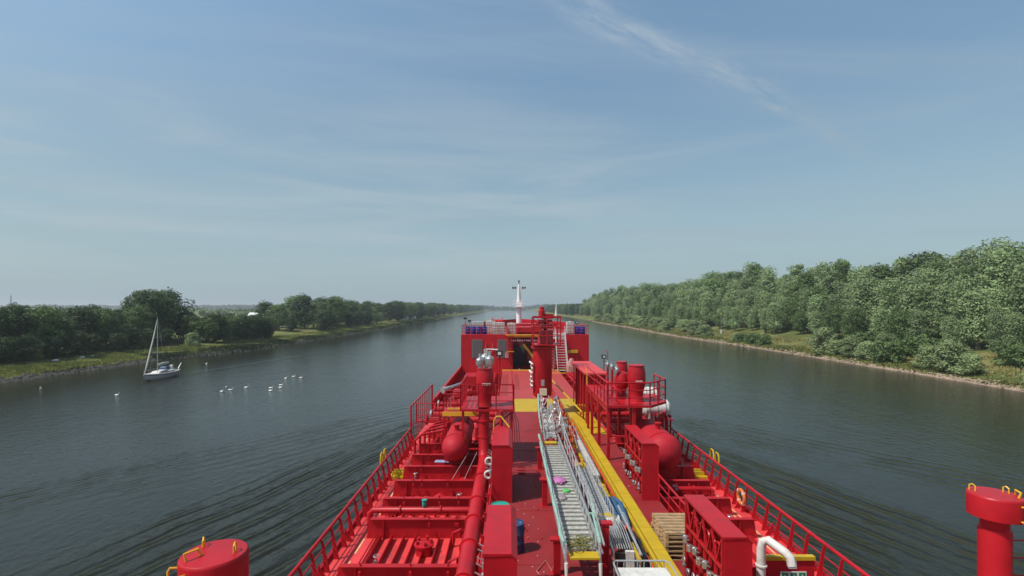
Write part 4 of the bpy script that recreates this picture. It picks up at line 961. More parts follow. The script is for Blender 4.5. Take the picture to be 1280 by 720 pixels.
col = sp(MB().lathe([(.36, 0), (.36, 3.5)], (6.95, 27.3, DZ), 'z', 20), 'vent_column', RED)
vd = vent_head(rp, 6.75, 26.4, 7.0, .47)
m = MB()
for k in range(8): x = 6.6+k*.045; m.box(x, x+.03, 25.925, 25.945, 8.05+rr.uniform(-.02, .02), 8.17)
m.build('stencilled_marks', WHT, vd)
vent_head(rp, 6.35, 28.1, 7.0, .34)
m = MB().lathe([(.25, 0), (.4, .25), (.42, .6), (.3, .9), (.12, 1.0)], (6.15, 27.2, 7.5), 'z', 18); m.build('round_valve_body', RED, rp)
for k in range(5): pv_valve(rp, 5.85+(k % 2)*.12, 27.0+k*.65, 8.35, .6)
m = MB()
for k in range(5): m.tube((5.85+(k % 2)*.12, 27.0+k*.65, 7.0), (5.85+(k % 2)*.12, 27.0+k*.65, 8.4), .07, 8)
m.tube((5.9, 26.8, 7.5), (5.9, 30, 7.5), .1, 8); m.build('valve_risers', RED, rp)
# covered store further forward with a pale pink roof
st = sp(MB().box(6.35, 6.45, 33.2, 40.0, TZ, 7.5).box(5.3, 6.34, 39.9, 40.0, TZ, 7.5).box(5.3, 6.34, 33.2, 33.3, 5.6, 7.5), 'side_shelter', REDF, bevel=.02)
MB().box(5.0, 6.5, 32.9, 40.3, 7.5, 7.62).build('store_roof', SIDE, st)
m = MB()
for k in range(6): m.tube((5.15, 33.3+k*1.3, TZ+.01), (5.15, 33.3+k*1.3, 7.5), .06, 6); m.tube((6.2, 33.6+k*1.1, TZ+.2), (6.2, 33.6+k*1.1, 7.3), .08, 6)
m.build('store_pipes', REDF, st)
sp(MB().lathe([(.25, 0), (.3, .3), (.15, .6)], (5.3, 42.5, 7.0), 'z', 12).box(5.0, 5.6, 42, 44, 6.5, 7.0), 'hose_saddle', mat('old_pink_canvas', (.45, .22, .2), .8))

# port and starboard pressure tanks (horizontal, domed)
TANKM = mat('matte_tank_paint', (.42, .016, .028), .6, spec=.25, var=.1, vscale=1.5, dirt=(.2, .02, .02), dscale=1.2, dmin=.55, dmax=.8)
def tank(x, y0, y1, z, r, label):
    prof = [(.02, 0), (r*.45, .07), (r*.78, .24), (r*.95, .48), (r, .75)]
    L = y1-y0; prof += [(r, L-.75), (r*.95, L-.48), (r*.78, L-.24), (r*.45, L-.07), (.02, L)]
    t = sp(MB().lathe(prof, (x, y0, z), 'y', 32), 'pressure_tank', TANKM, label=label)
    for y in (y0+1.0, y1-1.0): MB().prism([(x-r*.8, DZ+.01), (x+r*.8, DZ+.01), (x+r*.9, z-.2), (x+r*.5, z-r*.9), (x-r*.5, z-r*.9), (x-r*.9, z-.2)], y-.08, y+.08, 'y').build('saddle', REDF, t)
    m = MB()
    for y in (y0+.78, y1-.78): m.lathe([(r+.002, -.03), (r+.03, -.025), (r+.03, .025), (r+.002, .03)], (x, y, z), 'y', 32)
    m.build('weld_band', RED, t)
    MB().lathe([(.12, 0), (.12, .25), (.18, .26), (.18, .32)], (x, y0+1.6, z+r-.02), 'z', 12).build('nozzle', RED, t)
    return t
tank(-2.72, 23.9, 29.6, 5.05, .64, 'smaller round red pressure tank'); tank(7.35, 23.0, 27.4, 5.12, .86, 'large round red pressure tank')
# manifolds: cross pipes with valves and blank flanges on both sides
for s, xo, xi in ((-1, -5.2, TX0), (1, 9.05, TX1)):
    for k, y in enumerate((31.2, 32.9, 34.6, 36.3)):
        o = sp(MB().path([(xi, y, 4.9), (xo, y, 4.9)], .17, 14), 'manifold_pipe', RED)
        MB().lathe([(.3, -.05), (.3, .05)], (xo, y, 4.9), 'x', 18).build('blank_flange', STEEL if k % 2 else RED, o)
        xm = xo-s*1.1; MB().lathe([(.27, -.25), (.2, -.2), (.2, .2), (.27, .25)], (xm, y, 4.9), 'x', 14).build('valve_body', REDF, o)
        MB().path([(xm, y, 5.0), (xm, y, 5.65)], .04, 6).build('valve_stem', STEEL, o); MB().torus((xm, y, 5.65), .22, .025, 'z', rs=6).build('handwheel', RED, o)
    m = MB(); a, b = sorted((xo-s*.1, xo-s*1.9)); m.box(a, b, 30.8, 36.9, DZ+.35, DZ+.40); m.box(a, b, 30.78, 30.82, DZ+.4, DZ+.75); m.box(a, b, 36.9, 36.94, DZ+.4, DZ+.75)
    sp(m, 'drip_tray', REDF)
m = MB()
rail('cross_walkway_rail', [(XL+.3, 30.9), (-3.0, 30.9)], 4.9, 1.1, 1.2)
sp(MB().box(XL+.3, -3.0, 30.9, 31.3, 4.82, 4.9), 'cross_walkway', REDF)
# extra longitudinal lines across the port midship area
m = MB()
for k, (x, z) in enumerate(((-4.4, 4.0), (-4.05, 4.35), (-3.7, 4.0))): m.path([(x, 29.2+k*.3, DZ+.1), (x, 29.2+k*.3, z), (x, 48+k, z), (x, 48+k, DZ)], .09+.02*k, 10)
for k, x in enumerate((-1.6, -2.0)): m.path([(x, 30, DZ+.1), (x, 30, 4.6), (x, 56, 4.6)], .12, 10)
sp(m, 'forward_deck_pipes', RED)
m = MB()
for k in range(5): m.path([(-5.2+k*.12, 27.2+k*.9, DZ), (-5.2+k*.12, 27.2+k*.9, 4.7), (-4.9+k*.12, 27.6+k*.9, 4.9), (-3.8, 28.6+k*.9, 4.9), (-3.8, 28.6+k*.9, DZ)], .07, 8)
sp(m, 'bent_deck_pipes', RED)
m = MB()
for k in range(4): m.path([(7.9+k*.32, 27.6+k*.4, DZ), (7.9+k*.32, 27.6+k*.4, 5.3+k*.12), (8.1+k*.32, 27.8+k*.4, 5.55+k*.12), (8.6+k*.2, 29.5, 5.5+k*.1), (8.8+k*.2, 29.8, 5.3), (8.8+k*.2, 29.8, DZ)], .085, 8)
sp(m, 'bent_deck_pipes', RED)
m = MB()
for k, x in enumerate((6.5, 6.9, 7.3)): m.path([(x, 30, DZ+.1), (x, 30, 4.5), (x, 57, 4.5)], .12, 10)
m.box(7.8, 8.8, 48, 50, DZ, 5.2); m.box(-4.6, -3.4, 50, 53, DZ, 5.0); m.box(-5.0, -3.6, 43.5, 45, DZ, 4.6)
sp(m, 'forward_deck_pipes', RED)
# fire monitor
fm = sp(MB().path([(-3.0, 33.5, DZ), (-3.0, 33.5, 6.6)], .1, 10), 'fire_monitor', RED); MB().path([(-3.0, 33.5, 6.6), (-3.3, 33.1, 6.9), (-3.9, 32.3, 6.75)], [.1, .08, .12], 12).build('nozzle', STEEL, fm); MB().path([(-3.9, 32.3, 6.75), (-4.3, 31.8, 6.66)], [.12, .2], 14).build('foam_branch', GALV, fm)
MB().torus((-2.95, 33.6, 6.9), .2, .025, 'y', rs=6).build('handwheel', RED, fm)
# crane pedestal with service platform
CX, CY = 2.42, 36.6
cr_ = sp(MB().lathe([(.34, 0), (.34, 1.1), (.66, 1.3), (.70, 1.4), (.70, 4.75), (.84, 4.78), (.84, 4.95), (.40, 4.96), (.34, 5.4), (.30, 5.6)], (CX, CY, TZ), 'z', 30), 'crane_pedestal', RED)
MB().box(CX-.25, CX+.27, CY-.74, CY-.69, 5.62, 6.12).build('cream_plate', mat('cream_notice', (.72, .66, .48), .6), cr_); MB().box(CX-.14, CX+.1, CY-.735, CY-.69, 6.3, 6.75).build('control_box', GALV, cr_)
m = MB()
for k in range(8): m.box(CX-.22+k*.06, CX-.18+k*.06, CY-.4-.33, CY-.4-.3, 5.28, 5.38)
m.box(CX-.28, CX+.3, CY-.70, CY-.66, 5.22, 5.44).build('pink_stencil_band', mat('pale_pink_band', (.62, .3, .32), .6), cr_)
pf = MB().box(CX-.75, CX+1.25, CY-1.1, CY+1.1, 9.24, 9.3).build('service_platform', RED, cr_)
m = MB()
for x, y in ((CX-.72, CY-1.07), (CX+1.22, CY-1.07), (CX-.72, CY+1.07), (CX+1.22, CY+1.07), (CX+.25, CY-1.07)): m.box(x-.04, x+.04, y-.04, y+.04, 9.3, 11.25)
for z in (9.95, 10.6, 11.25):
    m.tube((CX-.72, CY-1.07, z), (CX+1.22, CY-1.07, z), .035, 6); m.tube((CX-.72, CY+1.07, z), (CX+1.22, CY+1.07, z), .035, 6); m.tube((CX-.72, CY-1.07, z), (CX-.72, CY+1.07, z), .035, 6); m.tube((CX+1.22, CY-1.07, z), (CX+1.22, CY+1.07, z), .035, 6)
m.bar((CX-.72, CY-1.07, 11.2), (CX+.05, CY-1.07, 9.9), .06, .06); m.box(CX-.78, CX+1.28, CY-1.1, CY-1.05, 11.25, 11.37)
m.build('platform_cage', RED, cr_)
MB().box(CX-.2, CX+.75, CY-.45, CY+.5, 9.31, 10.3).box(CX-.15, CX+.7, CY-.4, CY+.45, 10.45, 10.75).box(CX-.15, CX+.7, CY-.4, CY+.45, 10.9, 11.1).box(CX+.1, CX+.3, CY, CY+.2, 10.3, 11.2).build('slewing_motor', mat('cage_shade_red', (.16, .01, .018), .5), cr_, bevel=.02)  # shade of the recess inside the cage is put into this dark red
MB().lathe([(.24, 0), (.24, .55), (.17, .62), (.17, .8), (.05, .85)], (CX-.05, CY, 11.2), 'z', 16).build('crane_cap', RED, cr_); MB().box(CX-.1, CX+.8, CY-.1, CY+.1, 11.15, 11.5).build('cap_bracket', REDF, cr_)
MB().lathe([(.16, 0), (.1, .3), (.02, 1.05)], (CX+1.05, CY+.3, 11.2), 'z', 12).build('signal_cone', SACK, cr_)
m = MB()
for k in range(6): m.path([(CX-.9+rr.uniform(-.1, .1), CY-.2, 8.0-k*.32), (CX-.72+rr.uniform(-.15, .15), CY-.5, 7.85-k*.32), (CX-.85, CY-.3, 7.7-k*.32)], .075, 6)
m.build('white_hose_bundle', WHT, cr_)
m = MB()
for k in range(7): m.path([(CX+.75, CY-.3, 9.0-k*.25), (CX+.9+rr.uniform(-.08, .08), CY-.4, 8.9-k*.25), (CX+.75, CY-.3, 8.8-k*.25)], .05, 6)
m.build('chain_bundle', SACK, cr_)
m = MB(); m.path([(CX+.3, CY+4, TZ), (CX+.3, CY+4, 7.0)], .06, 6)
sp(MB().path([(3.2, 39, 6.4), (4.9, 33.5, 4.9)], .06, 8).path([(3.2, 39, 5.4), (3.2, 39, 6.4)], .05, 6), 'yellow_handrail', YEL)

# control cabinets: hooded roof, open face towards the walkway / outboard with valves inside
def cabinet(x0, x1, y0, y1, open_side, label, n=7):
    z0, z1 = TZ+.003, 6.5; s = open_side
    xo = x0 if s < 0 else x1; xc = x1 if s < 0 else x0      # open face, closed back
    ch = .13
    def outline(a, b):
        return [(x0, z0), (x1, z0), (x1, z1-.12), (x1-ch, z1), (x0+ch*.0+.0, z1), (x0, z1)] if s < 0 else [(x0, z0), (x1, z0), (x1, z1), (x0+ch, z1), (x0, z1-.14)]
    body = MB(); t_ = .04
    for (a, b) in ((y0, y0+t_), (y1-t_, y1)): body.prism(outline(a, b), a, b, 'y')
    body.box(min(xc, xc+s*t_), max(xc, xc+s*t_), y0+t_, y1-t_, z0, z1-.14)
    o = sp(body, 'control_cabinet', RED, label=label)
    rf = MB()
    if s < 0: rf.prism([(x0-.04, z1-.05), (x0-.04, z1+.012), (x1-ch, z1+.012), (x1+.01, z1-.12), (x1+.01, z1-.16), (x1-ch, z1-.03)], y0-.02, y1+.02, 'y')
    else: rf.prism([(x1+.04, z1-.05), (x1+.04, z1+.012), (x0+ch, z1+.012), (x0-.01, z1-.14), (x0-.01, z1-.18), (x0+ch, z1-.03)], y0-.02, y1+.02, 'y')
    rf.build('cabinet_roof', RED, o)
    m = MB(); xs = xo+(-s)*.12
    m.box(xo-.03, xo+.03, y0+.06, y0+.12, z0, z1-.1); m.box(xo-.03, xo+.03, y1-.12, y1-.06, z0, z1-.1); m.box(xo-.03, xo+.03, y0+.1, y1-.1, z1-.85, z1-.78)
    k_ = 4
    for k in range(k_):
        ya = y0+.15+(y1-y0-.3)*k/k_; yb = y0+.15+(y1-y0-.3)*(k+1)/k_
        m.bar((xo, ya, z1-.12), (xo, (ya+yb)/2, z1-.8), .04, .04); m.bar((xo, (ya+yb)/2, z1-.8), (xo, yb, z1-.12), .04, .04)
    m.build('cabinet_frame', RED, o)
    m = MB()
    for k in range(n):
        y = y0+.25+(y1-y0-.5)*k/(n-1)
        m.torus((xs, y, z1-.62), .2, .035, 'x', 0, 180, 10, 6); m.tube((xs-.0, y-.2, z1-.62), (xs, y-.2, z0), .03, 6)
        m.lathe([(.07, 0), (.07, .5)], (xs, y+.12, z1-1.5), 'z', 8)
    m.box(xs-.06, xs+.06, y0+.1, y1-.1, z0+.6, z0+.72)
    m.build('cabinet_pipes', RED, o)
    for k in range(n):
        y = y0+.25+(y1-y0-.5)*k/(n-1)+.05*(k % 2); xq = xo+s*.07
        q = MB(); q.lathe([(.05, -.1), (.085, -.08), (.085, .08), (.05, .1)], (xq, y, z1-1.15-.12*(k % 2)), 'z', 10); q.bar((xq, y, z1-1.05), (xq+s*.22, y+.1, z1-.98), .03, .02)
        q.torus((xq+s*.05, y, z1-1.75-.1*(k % 3)), .09, .018, 'x', rs=5, seg=12); q.tube((xq, y, z1-1.9), (xq+s*.1, y, z1-1.9), .05, 8)
        q.build('valve', STEEL, o)
    return o
cabinet(-.68, .10, 19.75, 22.7, -1, 'first red cabinet on the port side, beside the round tank')
cabinet(-.56, .17, 11.05, 13.75, -1, 'near red cabinet by the teal drum')
cabinet(5.38, 6.02, 20.0, 23.1, -1, 'red cabinet below the starboard vent platform')
cabinet(5.13, 5.80, 11.85, 14.5, -1, 'red cabinet next to the wooden pallets')
sp(MB().path([(-.4, 24.0, TZ), (-.4, 24, 7.0)], .09, 8).path([(-.75, 23.8, TZ), (-.75, 23.8, 5.9), (-.5, 23.8, 6.25), (-.2, 23.8, 6.25), (.0, 23.8, 5.9)], .05, 8), 'riser_pipes', RED)
sp(MB().path([(-.72, 22.9, 5.6), (-.72, 22.9, 6.75), (-.60, 22.9, 6.95), (-.4, 22.8, 6.98), (.0, 22.5, 6.55)], .035, 8), 'yellow_hoop', YEL)
sp(MB().torus((-.85, 20.6, 5.6), .14, .05, 'y', 0, 300).torus((-.85, 20.0, 5.25), .14, .05, 'y', 0, 300), 'white_hose_loops', WHT)
m = MB()
for k in range(9):
    a = -.5+k*.125; m.path([(-.0+a*1.1, 25.8, 4.9), (-.0+a*.9, 25.8, 6.0), (-.0+a*.35, 25.8, 6.75)], .022, 5)
sp(m, 'hose_rack', mat('pale_pink_hose', (.42, .20, .2), .6))
# trunk edge rails on the starboard side
rail('deck_edge_rail', [(6.0, 23.6), (6.0, 16.2)], TZ, 1.05, 1.25, r=.032)
rail('deck_edge_rail', [(6.0, 11.6), (6.0, 8.0)], TZ, 1.05, 1.25, r=.032)
rail('deck_edge_rail', [(-.9, 36), (-.9, 57)], TZ, 1.05, 1.6, r=.028); rail('deck_edge_rail', [(3.6, 33), (3.6, 43)], TZ, 1.0, 1.4, r=.028)
rail('short_rail', [(.25, 47), (.25, 57)], TZ, 1.05, 2, r=.025)
# orange hoses and silver valves along the walkway
m = MB()
for k in range(9):
    y = 27.5+k*1.05; m.path([(3.55, y, TZ), (3.5, y+.1, TZ+.7), (3.62, y+.3, TZ+.95), (3.78, y+.4, TZ+.5), (3.8, y+.4, TZ)], .04, 7)
sp(m, 'orange_hose_loops', ORG)
for k in range(6):
    y = 28+k*1.5; q = MB().lathe([(.1, 0), (.2, .05), (.22, .25), (.12, .35), (.12, .5), (.18, .55), (.18, .62)], (3.15+.12*(k % 2), y, TZ+.5+.1*(k % 3)), 'z', 14); q.tube((3.15, y, TZ), (3.15, y, TZ+.6), .06, 8); sp(q, 'deck_valve', STEEL)
# small fittings on the trunk deck
m = MB(); r9 = random.Random(31)
for k in range(26):
    x = .5+r9.random()*3.0; y = 10+r9.random()*20; s_ = r9.uniform(.02, .045)
    if 1.3 < x < 2.6: x = .4+r9.random()*.9
    m.lathe([(s_, 0), (s_, .03)], (x, y, TZ+.001), 'z', 8)
sp(m, 'deck_eye_plates', REDF)
m = MB()
for k in range(3): m.box(.38, .75, 23.2+k*.45, 23.26+k*.45, TZ+.002, TZ+.05)
for y in (15, 19, 23, 27, 31): m.box(.2, 4.0, y, y+.05, TZ+.001, TZ+.012)
sp(m, 'deck_weld_strips', DECK)
m = MB(); m.prism([(2.0, TZ+.6), (2.35, TZ+.6), (2.35, TZ+.8), (2.0, TZ+.8)], 6, 12.2, 'y'); sp(m, 'low_red_beam', RED)

# wing vent mushrooms near the accommodation
def wing_vent(x, y, zt, r, label, tx, mirror):
    v = sp(MB().lathe([(r*.6, -zt+DZ+.01), (r*.6, -.66), (r*.58, -.62), (r*.52, -.60), (r*.52, -.38)], (x, y, zt), 'z', 28), 'ventilator', RED, label=label)
    if tx:  # raked post
        v.data.transform(Matrix.Identity(4))
    cap = MB().lathe([(r*.6, -.42), (r, -.40), (r, -.04), (r*.985, -.015), (r*.95, 0)], (x, y, zt), 'z', 48).build('vent_cap', RED, v)
    for (dx, dy, rz) in ((-.62, .45, .4), (.62, .1, .2)):
        c_ = Vector((x+dx*r, y+dy*r, zt)); q = MB()
        d = Vector((math.cos(rz+1.57), math.sin(rz+1.57), 0))*.045
        q.path([c_-d, c_-d+Vector((0, 0, .09)), c_+Vector((0, 0, .12)), c_+d+Vector((0, 0, .09)), c_+d], .013, 6); q.build('lifting_lug', YHAND, v)
    c_ = Vector((x-mirror*.55*r, y-.55*r, zt)); q = MB().path([c_, c_+Vector((-.02*mirror, -.02, .1)), c_+Vector((.07, .13, .1)), c_+Vector((.1, .16, 0))], .018, 6); q.build('lid_handle', YHAND, v)
    for a in ((-150, -110) if mirror > 0 else (-75, -30)):
        c, s_ = math.cos(R(a)), math.sin(R(a)); q = MB()
        f = lambda rr_, z: (x+c*rr_, y+s_*rr_, zt+z)
        q.path([f(r, -.10), f(r+.08, -.08), f(r+.10, -.12), f(r+.10, -.34), f(r+.07, -.37), f(r, -.36)], .016, 8); q.build('side_handle', YHAND, v)
    q = MB()
    if mirror < 0:
        for zq in (-.25, -.32): q.bar((x+r*.86, y-r*.53, zt+zq), (x+r*.95, y-r*.36, zt+zq+.02), .02, .02)
        q.build('pale_scratch', SACK, v)
    return v
wing_vent(-4.02, 6.75, 8.66, .42, 'vent with broad flat cap on the port side', 0, 1)
wing_vent(8.95, 9.15, 8.56, .40, 'vent with flat cap and lit post on the starboard side', 1, -1)
m = MB(); m.path([(9.4, 9.4, DZ), (9.4, 9.4, 7.9), (9.7, 9.4, 7.9)], .03, 6); m.path([(9.3, 8.9, 7.4), (10.1, 9.2, 7.7)], .025, 6)
for k in range(12): m.tube((9.3, 9.3, 4+k*.33), (9.65, 9.3, 4+k*.33), .015, 5)
sp(m, 'vent_ladder', REDF)

m = MB(); m.tube((-2.0, 24.4, 4.9), (-3.05, 22.2, DZ+.02), .012, 5); m.tube((-1.6, 24.3, 4.9), (-2.4, 22.1, DZ+.02), .012, 5)
sp(m, 'stay_wires', GALV)
# small fittings: grounding lugs, hydrants, cable runs, lashings
r7 = random.Random(77)
m = MB()
for y in fy_[:9]:
    for k in range(3): x = -4.6+r7.random()*3.2; m.box(x, x+.07, y-.20, y-.112, 4.0, 4.12); m.tube((x+.03, y-.06, 4.24), (x+.03, y-.06, 4.33), .025, 6)
    for k in range(2): x = 6.5+r7.random()*2.1; m.box(x, x+.07, y-.20, y-.112, 4.0, 4.12)
sp(m, 'frame_lugs', REDF)
for (x, y, h_) in ((-4.2, 15.6, .55), (-2.1, 20.9, .5), (-4.4, 23.2, .6), (8.3, 18.7, .5), (7.2, 21.6, .6), (8.5, 15.6, .5)):
    o = sp(MB().path([(x, y, DZ), (x, y, DZ+h_), (x+.02, y-.16, DZ+h_+.02)], .05, 8), 'deck_hydrant', RED); MB().torus((x, y, DZ+h_+.13), .085, .014, 'z', seg=12, rs=5).tube((x, y, DZ+h_), (x, y, DZ+h_+.13), .015, 5).build('handwheel', STEEL, o); MB().lathe([(.06, -.03), (.06, .03)], (x+.02, y-.18, DZ+h_+.02), 'y', 10).build('cap', STEEL, o)
m = MB()
for (x0, z0_) in ((-4.95, 3.62), (8.75, 3.6)):
    pts = [(x0+r7.uniform(-.02, .02), y, z0_) for y in np.arange(9, 30, 1.5)]; m.path(pts, .028, 6); m.path([(p[0]+.09, p[1], p[2]) for p in pts], .02, 6)
sp(m, 'cable_runs', REDF)
m = MB()
for k in range(14): y = 10.5+k*.95; x = .32+.08*math.sin(k*2.1); m.lathe([(.018, 0), (.018, .012)], (x, y, TZ+.001), 'z', 6); m.lathe([(.015, 0), (.015, .012)], (x+.62, y+.3, TZ+.001), 'z', 6); m.lathe([(.015, 0), (.015, .012)], (x+.3, y+.6, TZ+.001), 'z', 6)
sp(m, 'deck_studs', SACK)
tag(MB().path([(.9, 13.2, TZ+.03), (1.05, 13.9, TZ+.03), (.8, 14.6, TZ+.03), (1.1, 15.2, TZ+.03), (1.25, 14.6, TZ+.04), (1.36, 14.45, TZ+.5)], .018, 6).build('rope', mat('pink_rope', (.5, .15, .16), .8), origin=(1, 14, TZ)), 'thin pinkish rope running from the stand over the red deck', 'rope')
# white lagged pipe elbow and safety sign board, starboard aft
sp(MB().path([(6.88, 13.6, DZ), (6.9, 13.6, 5.4), (6.93, 13.58, 5.58), (7.03, 13.5, 5.66), (7.3, 13.15, 5.5), (7.38, 13.05, 5.42), (7.4, 13.0, 5.22)], .115, 16), 'lagged_pipe', WHT)
sp(MB().lathe([(.125, 0), (.15, .01), (.15, .05), (.125, .06)], (6.9, 13.6, 4.9), 'z', 16), 'pipe_band', SACK)
sg = sp(MB().box(7.0, 8.45, 13.75, 13.82, 4.0, 5.0), 'safety_board', RED); MB().box(7.0, 8.45, 13.7, 13.85, 5.0, 5.1).build('yellow_edge', YEL, sg)
def sign(x0, x1, z0, z1, y, cells):
    o = MB().box(x0, x1, y-.012, y, z0, z1).build('sign_plate', WHT, sg)
    cw = (x1-x0)/cells
    q = MB(); w_ = MB()
    for k in range(cells):
        a = x0+k*cw+.03; b = x0+(k+1)*cw-.03; q.box(a, b, y-.016, y-.0125, z0+.03, z1-.03)
        c = (a+b)/2; zc = z0+.03; hh = (z1-z0-.06)
        w_.lathe([(.022, -.002), (.022, .002)], (c, y-.019, zc+hh*.78), 'y', 10); w_.bar((c, y-.019, zc+hh*.65), (c-.02, y-.019, zc+hh*.35), .035, .004, (0, 1, 0)); w_.bar((c-.02, y-.019, zc+hh*.38), (c+.05, y-.019, zc+hh*.12), .025, .004, (0, 1, 0)); w_.bar((c-.02, y-.019, zc+hh*.38), (c-.07, y-.019, zc+hh*.15), .025, .004, (0, 1, 0)); w_.bar((c-.02, y-.019, zc+hh*.6), (c+.07, y-.019, zc+hh*.5), .02, .004, (0, 1, 0))
    q.build('sign_field', GRNS, sg); w_.build('sign_pictogram', WHT, sg)
sign(7.72, 7.95, 4.76, 4.98, 13.74, 1); sign(7.5, 8.22, 4.3, 4.68, 13.74, 3)
# embarkation hoops at the rails, yellow roller boxes
for s, X in ((-1, XL), (1, XR)):
    for k, y in enumerate((23.9, 24.5)):
        sp(MB().path([(X+s*.08, y-.2, 4.45), (X+s*.08, y-.2, 4.82), (X+s*.08, y-.1, 4.97), (X+s*.08, y+.1, 4.97), (X+s*.08, y+.2, 4.82), (X+s*.08, y+.2, 4.5)], .04, 8), 'boarding_hoop', YEL)
    a, b = sorted((X-s*.12, X-s*.95)); sp(MB().box(a, b, 24.5, 25.5, DZ+.005, DZ+.12).box(a+.1, b-.1, 24.7, 24.78, DZ+.12, DZ+.3).box(a+.1, b-.1, 25.1, 25.18, DZ+.12, DZ+.3), 'fairlead_roller', YEL)

# ================================================================== LOOSE GEAR ON THE SHIP
def drum(x, y, z, r, h, m_, label, group=None, cat='drum'):
    t = thing('drum', label, cat, (x, y, z), group)
    MB().lathe([(r*.96, 0), (r, .02), (r, h*.33), (r*1.03, h*.345), (r, h*.36), (r, h*.64), (r*1.03, h*.655), (r, h*.67), (r, h-.03), (r*.98, h), (r*.93, h), (r*.93, h-.02)], (x, y, z), 'z', 28).build('body', m_, t)
    MB().lathe([(.035, 0), (.035, .025)], (x+r*.6, y, z+h-.02), 'z', 10).build('bung', STEEL, t); return t
drum(-.33, 17.2, TZ+.005, .33, .95, TEAL, 'teal drum standing between the two port cabinets')
drum(.17, 15.9, TZ+.005, .30, .9, NAVY, 'dark blue drum in the shadow beside the near cabinet')
for (x, y, l) in ((-5.25, 62.9, 'blue barrel at the port end of the forecastle rail'), (-4.55, 62.7, 'second blue barrel from the port corner of the forecastle'), (-3.85, 62.6, 'blue barrel with a white mark, third from the port corner'), (-3.2, 62.7, 'blue barrel next to the white tank container')): drum(x, y, FZ+.005, .32, .95, BLUE, l, 'blue barrels on the forecastle', 'barrel')
for (x, y, l) in ((8.55, 62.8, 'inner blue barrel beside the white tank at starboard'), (9.2, 62.7, 'outer blue barrel at the starboard corner of the forecastle')): drum(x, y, FZ+.005, .33, .95, BLUE, l, 'blue barrels on the forecastle', 'barrel')
def ibc(x, y, z, w_, h, label, d=1.0):
    t = thing('tank_container', label, 'tank container', (x, y, z), 'white tank containers on the forecastle')
    MB().box(x-w_/2+.03, x+w_/2-.03, y-d/2+.03, y+d/2-.03, z+.14, z+h).build('tank', SACK, t, bevel=.06)
    q = MB()
    for k in range(6):
        xx = x-w_/2+w_*k/5
        for yy in (y-d/2, y+d/2): q.tube((xx, yy, z+.1), (xx, yy, z+h), .014, 5)
    for k in range(5):
        zz_ = z+.14+(h-.14)*k/4; q.path([(x-w_/2, y-d/2, zz_), (x+w_/2, y-d/2, zz_), (x+w_/2, y+d/2, zz_), (x-w_/2, y+d/2, zz_), (x-w_/2, y-d/2, zz_)], .014, 5)
    q.build('cage', GALV, t); MB().box(x-w_/2, x+w_/2, y-d/2, y+d/2, z, z+.12).build('base', GALV, t)
    MB().lathe([(.12, 0), (.12, .06)], (x, y, z+h), 'z', 12).build('cap', WHT, t)
for a in ((-4.1, 64.6, 1.5, 1.5, 'low wide white tank container behind the blue barrels'), (-2.5, 64.8, 1.2, 1.6, 'white tank container between barrels and big cream tank'), (-1.35, 62.75, 1.5, 1.45, 'largest cream tank container at the forecastle edge'), (.25, 63.9, 1.1, 1.35, 'grey white tank container nearest the foremast'), (7.65, 62.9, .95, 1.55, 'white tank container on the starboard house')): ibc(a[0], a[1], FZ+.005, a[2], a[3], a[4])
# pallets
def pallet(z, rz, dx, label):
    t = thing('wooden_pallet', label, 'pallet', (5.38+dx, 16.0, z), 'wooden pallets stacked by the cabinet', rz=rz)
    q = MB()
    for k in range(7): q.box(-.6, .6, -.75+k*.222, -.75+k*.222+.165, .118, .14)
    for x in (-.55, 0, .55): q.box(x-.05, x+.05, -.75, .75, .096, .117)
    q.build('top_boards', WOOD, t, smooth=False)
    q = MB()
    for x in (-.55, 0, .55):
        for y in (-.68, 0, .68): q.box(x-.05, x+.05, y-.07, y+.07, .022, .095)
    q.build('blocks', WOOD, t, smooth=False); q = MB()
    for y in (-.7, 0, .7): q.box(-.6, .6, y-.05, y+.05, 0, .021)
    q.build('bottom_boards', WOOD, t, smooth=False)
nm = ['bottom pallet of the wooden stack', 'second pallet from the bottom of the stack', 'third pallet from the bottom of the stack', 'third pallet from the top of the stack', 'second pallet from the top of the stack', 'topmost wooden pallet of the stack beside the cabinet']
for k in range(6): pallet(TZ+.004+k*.142, rnd.uniform(-.03, .03), rnd.uniform(-.03, .03), nm[k])
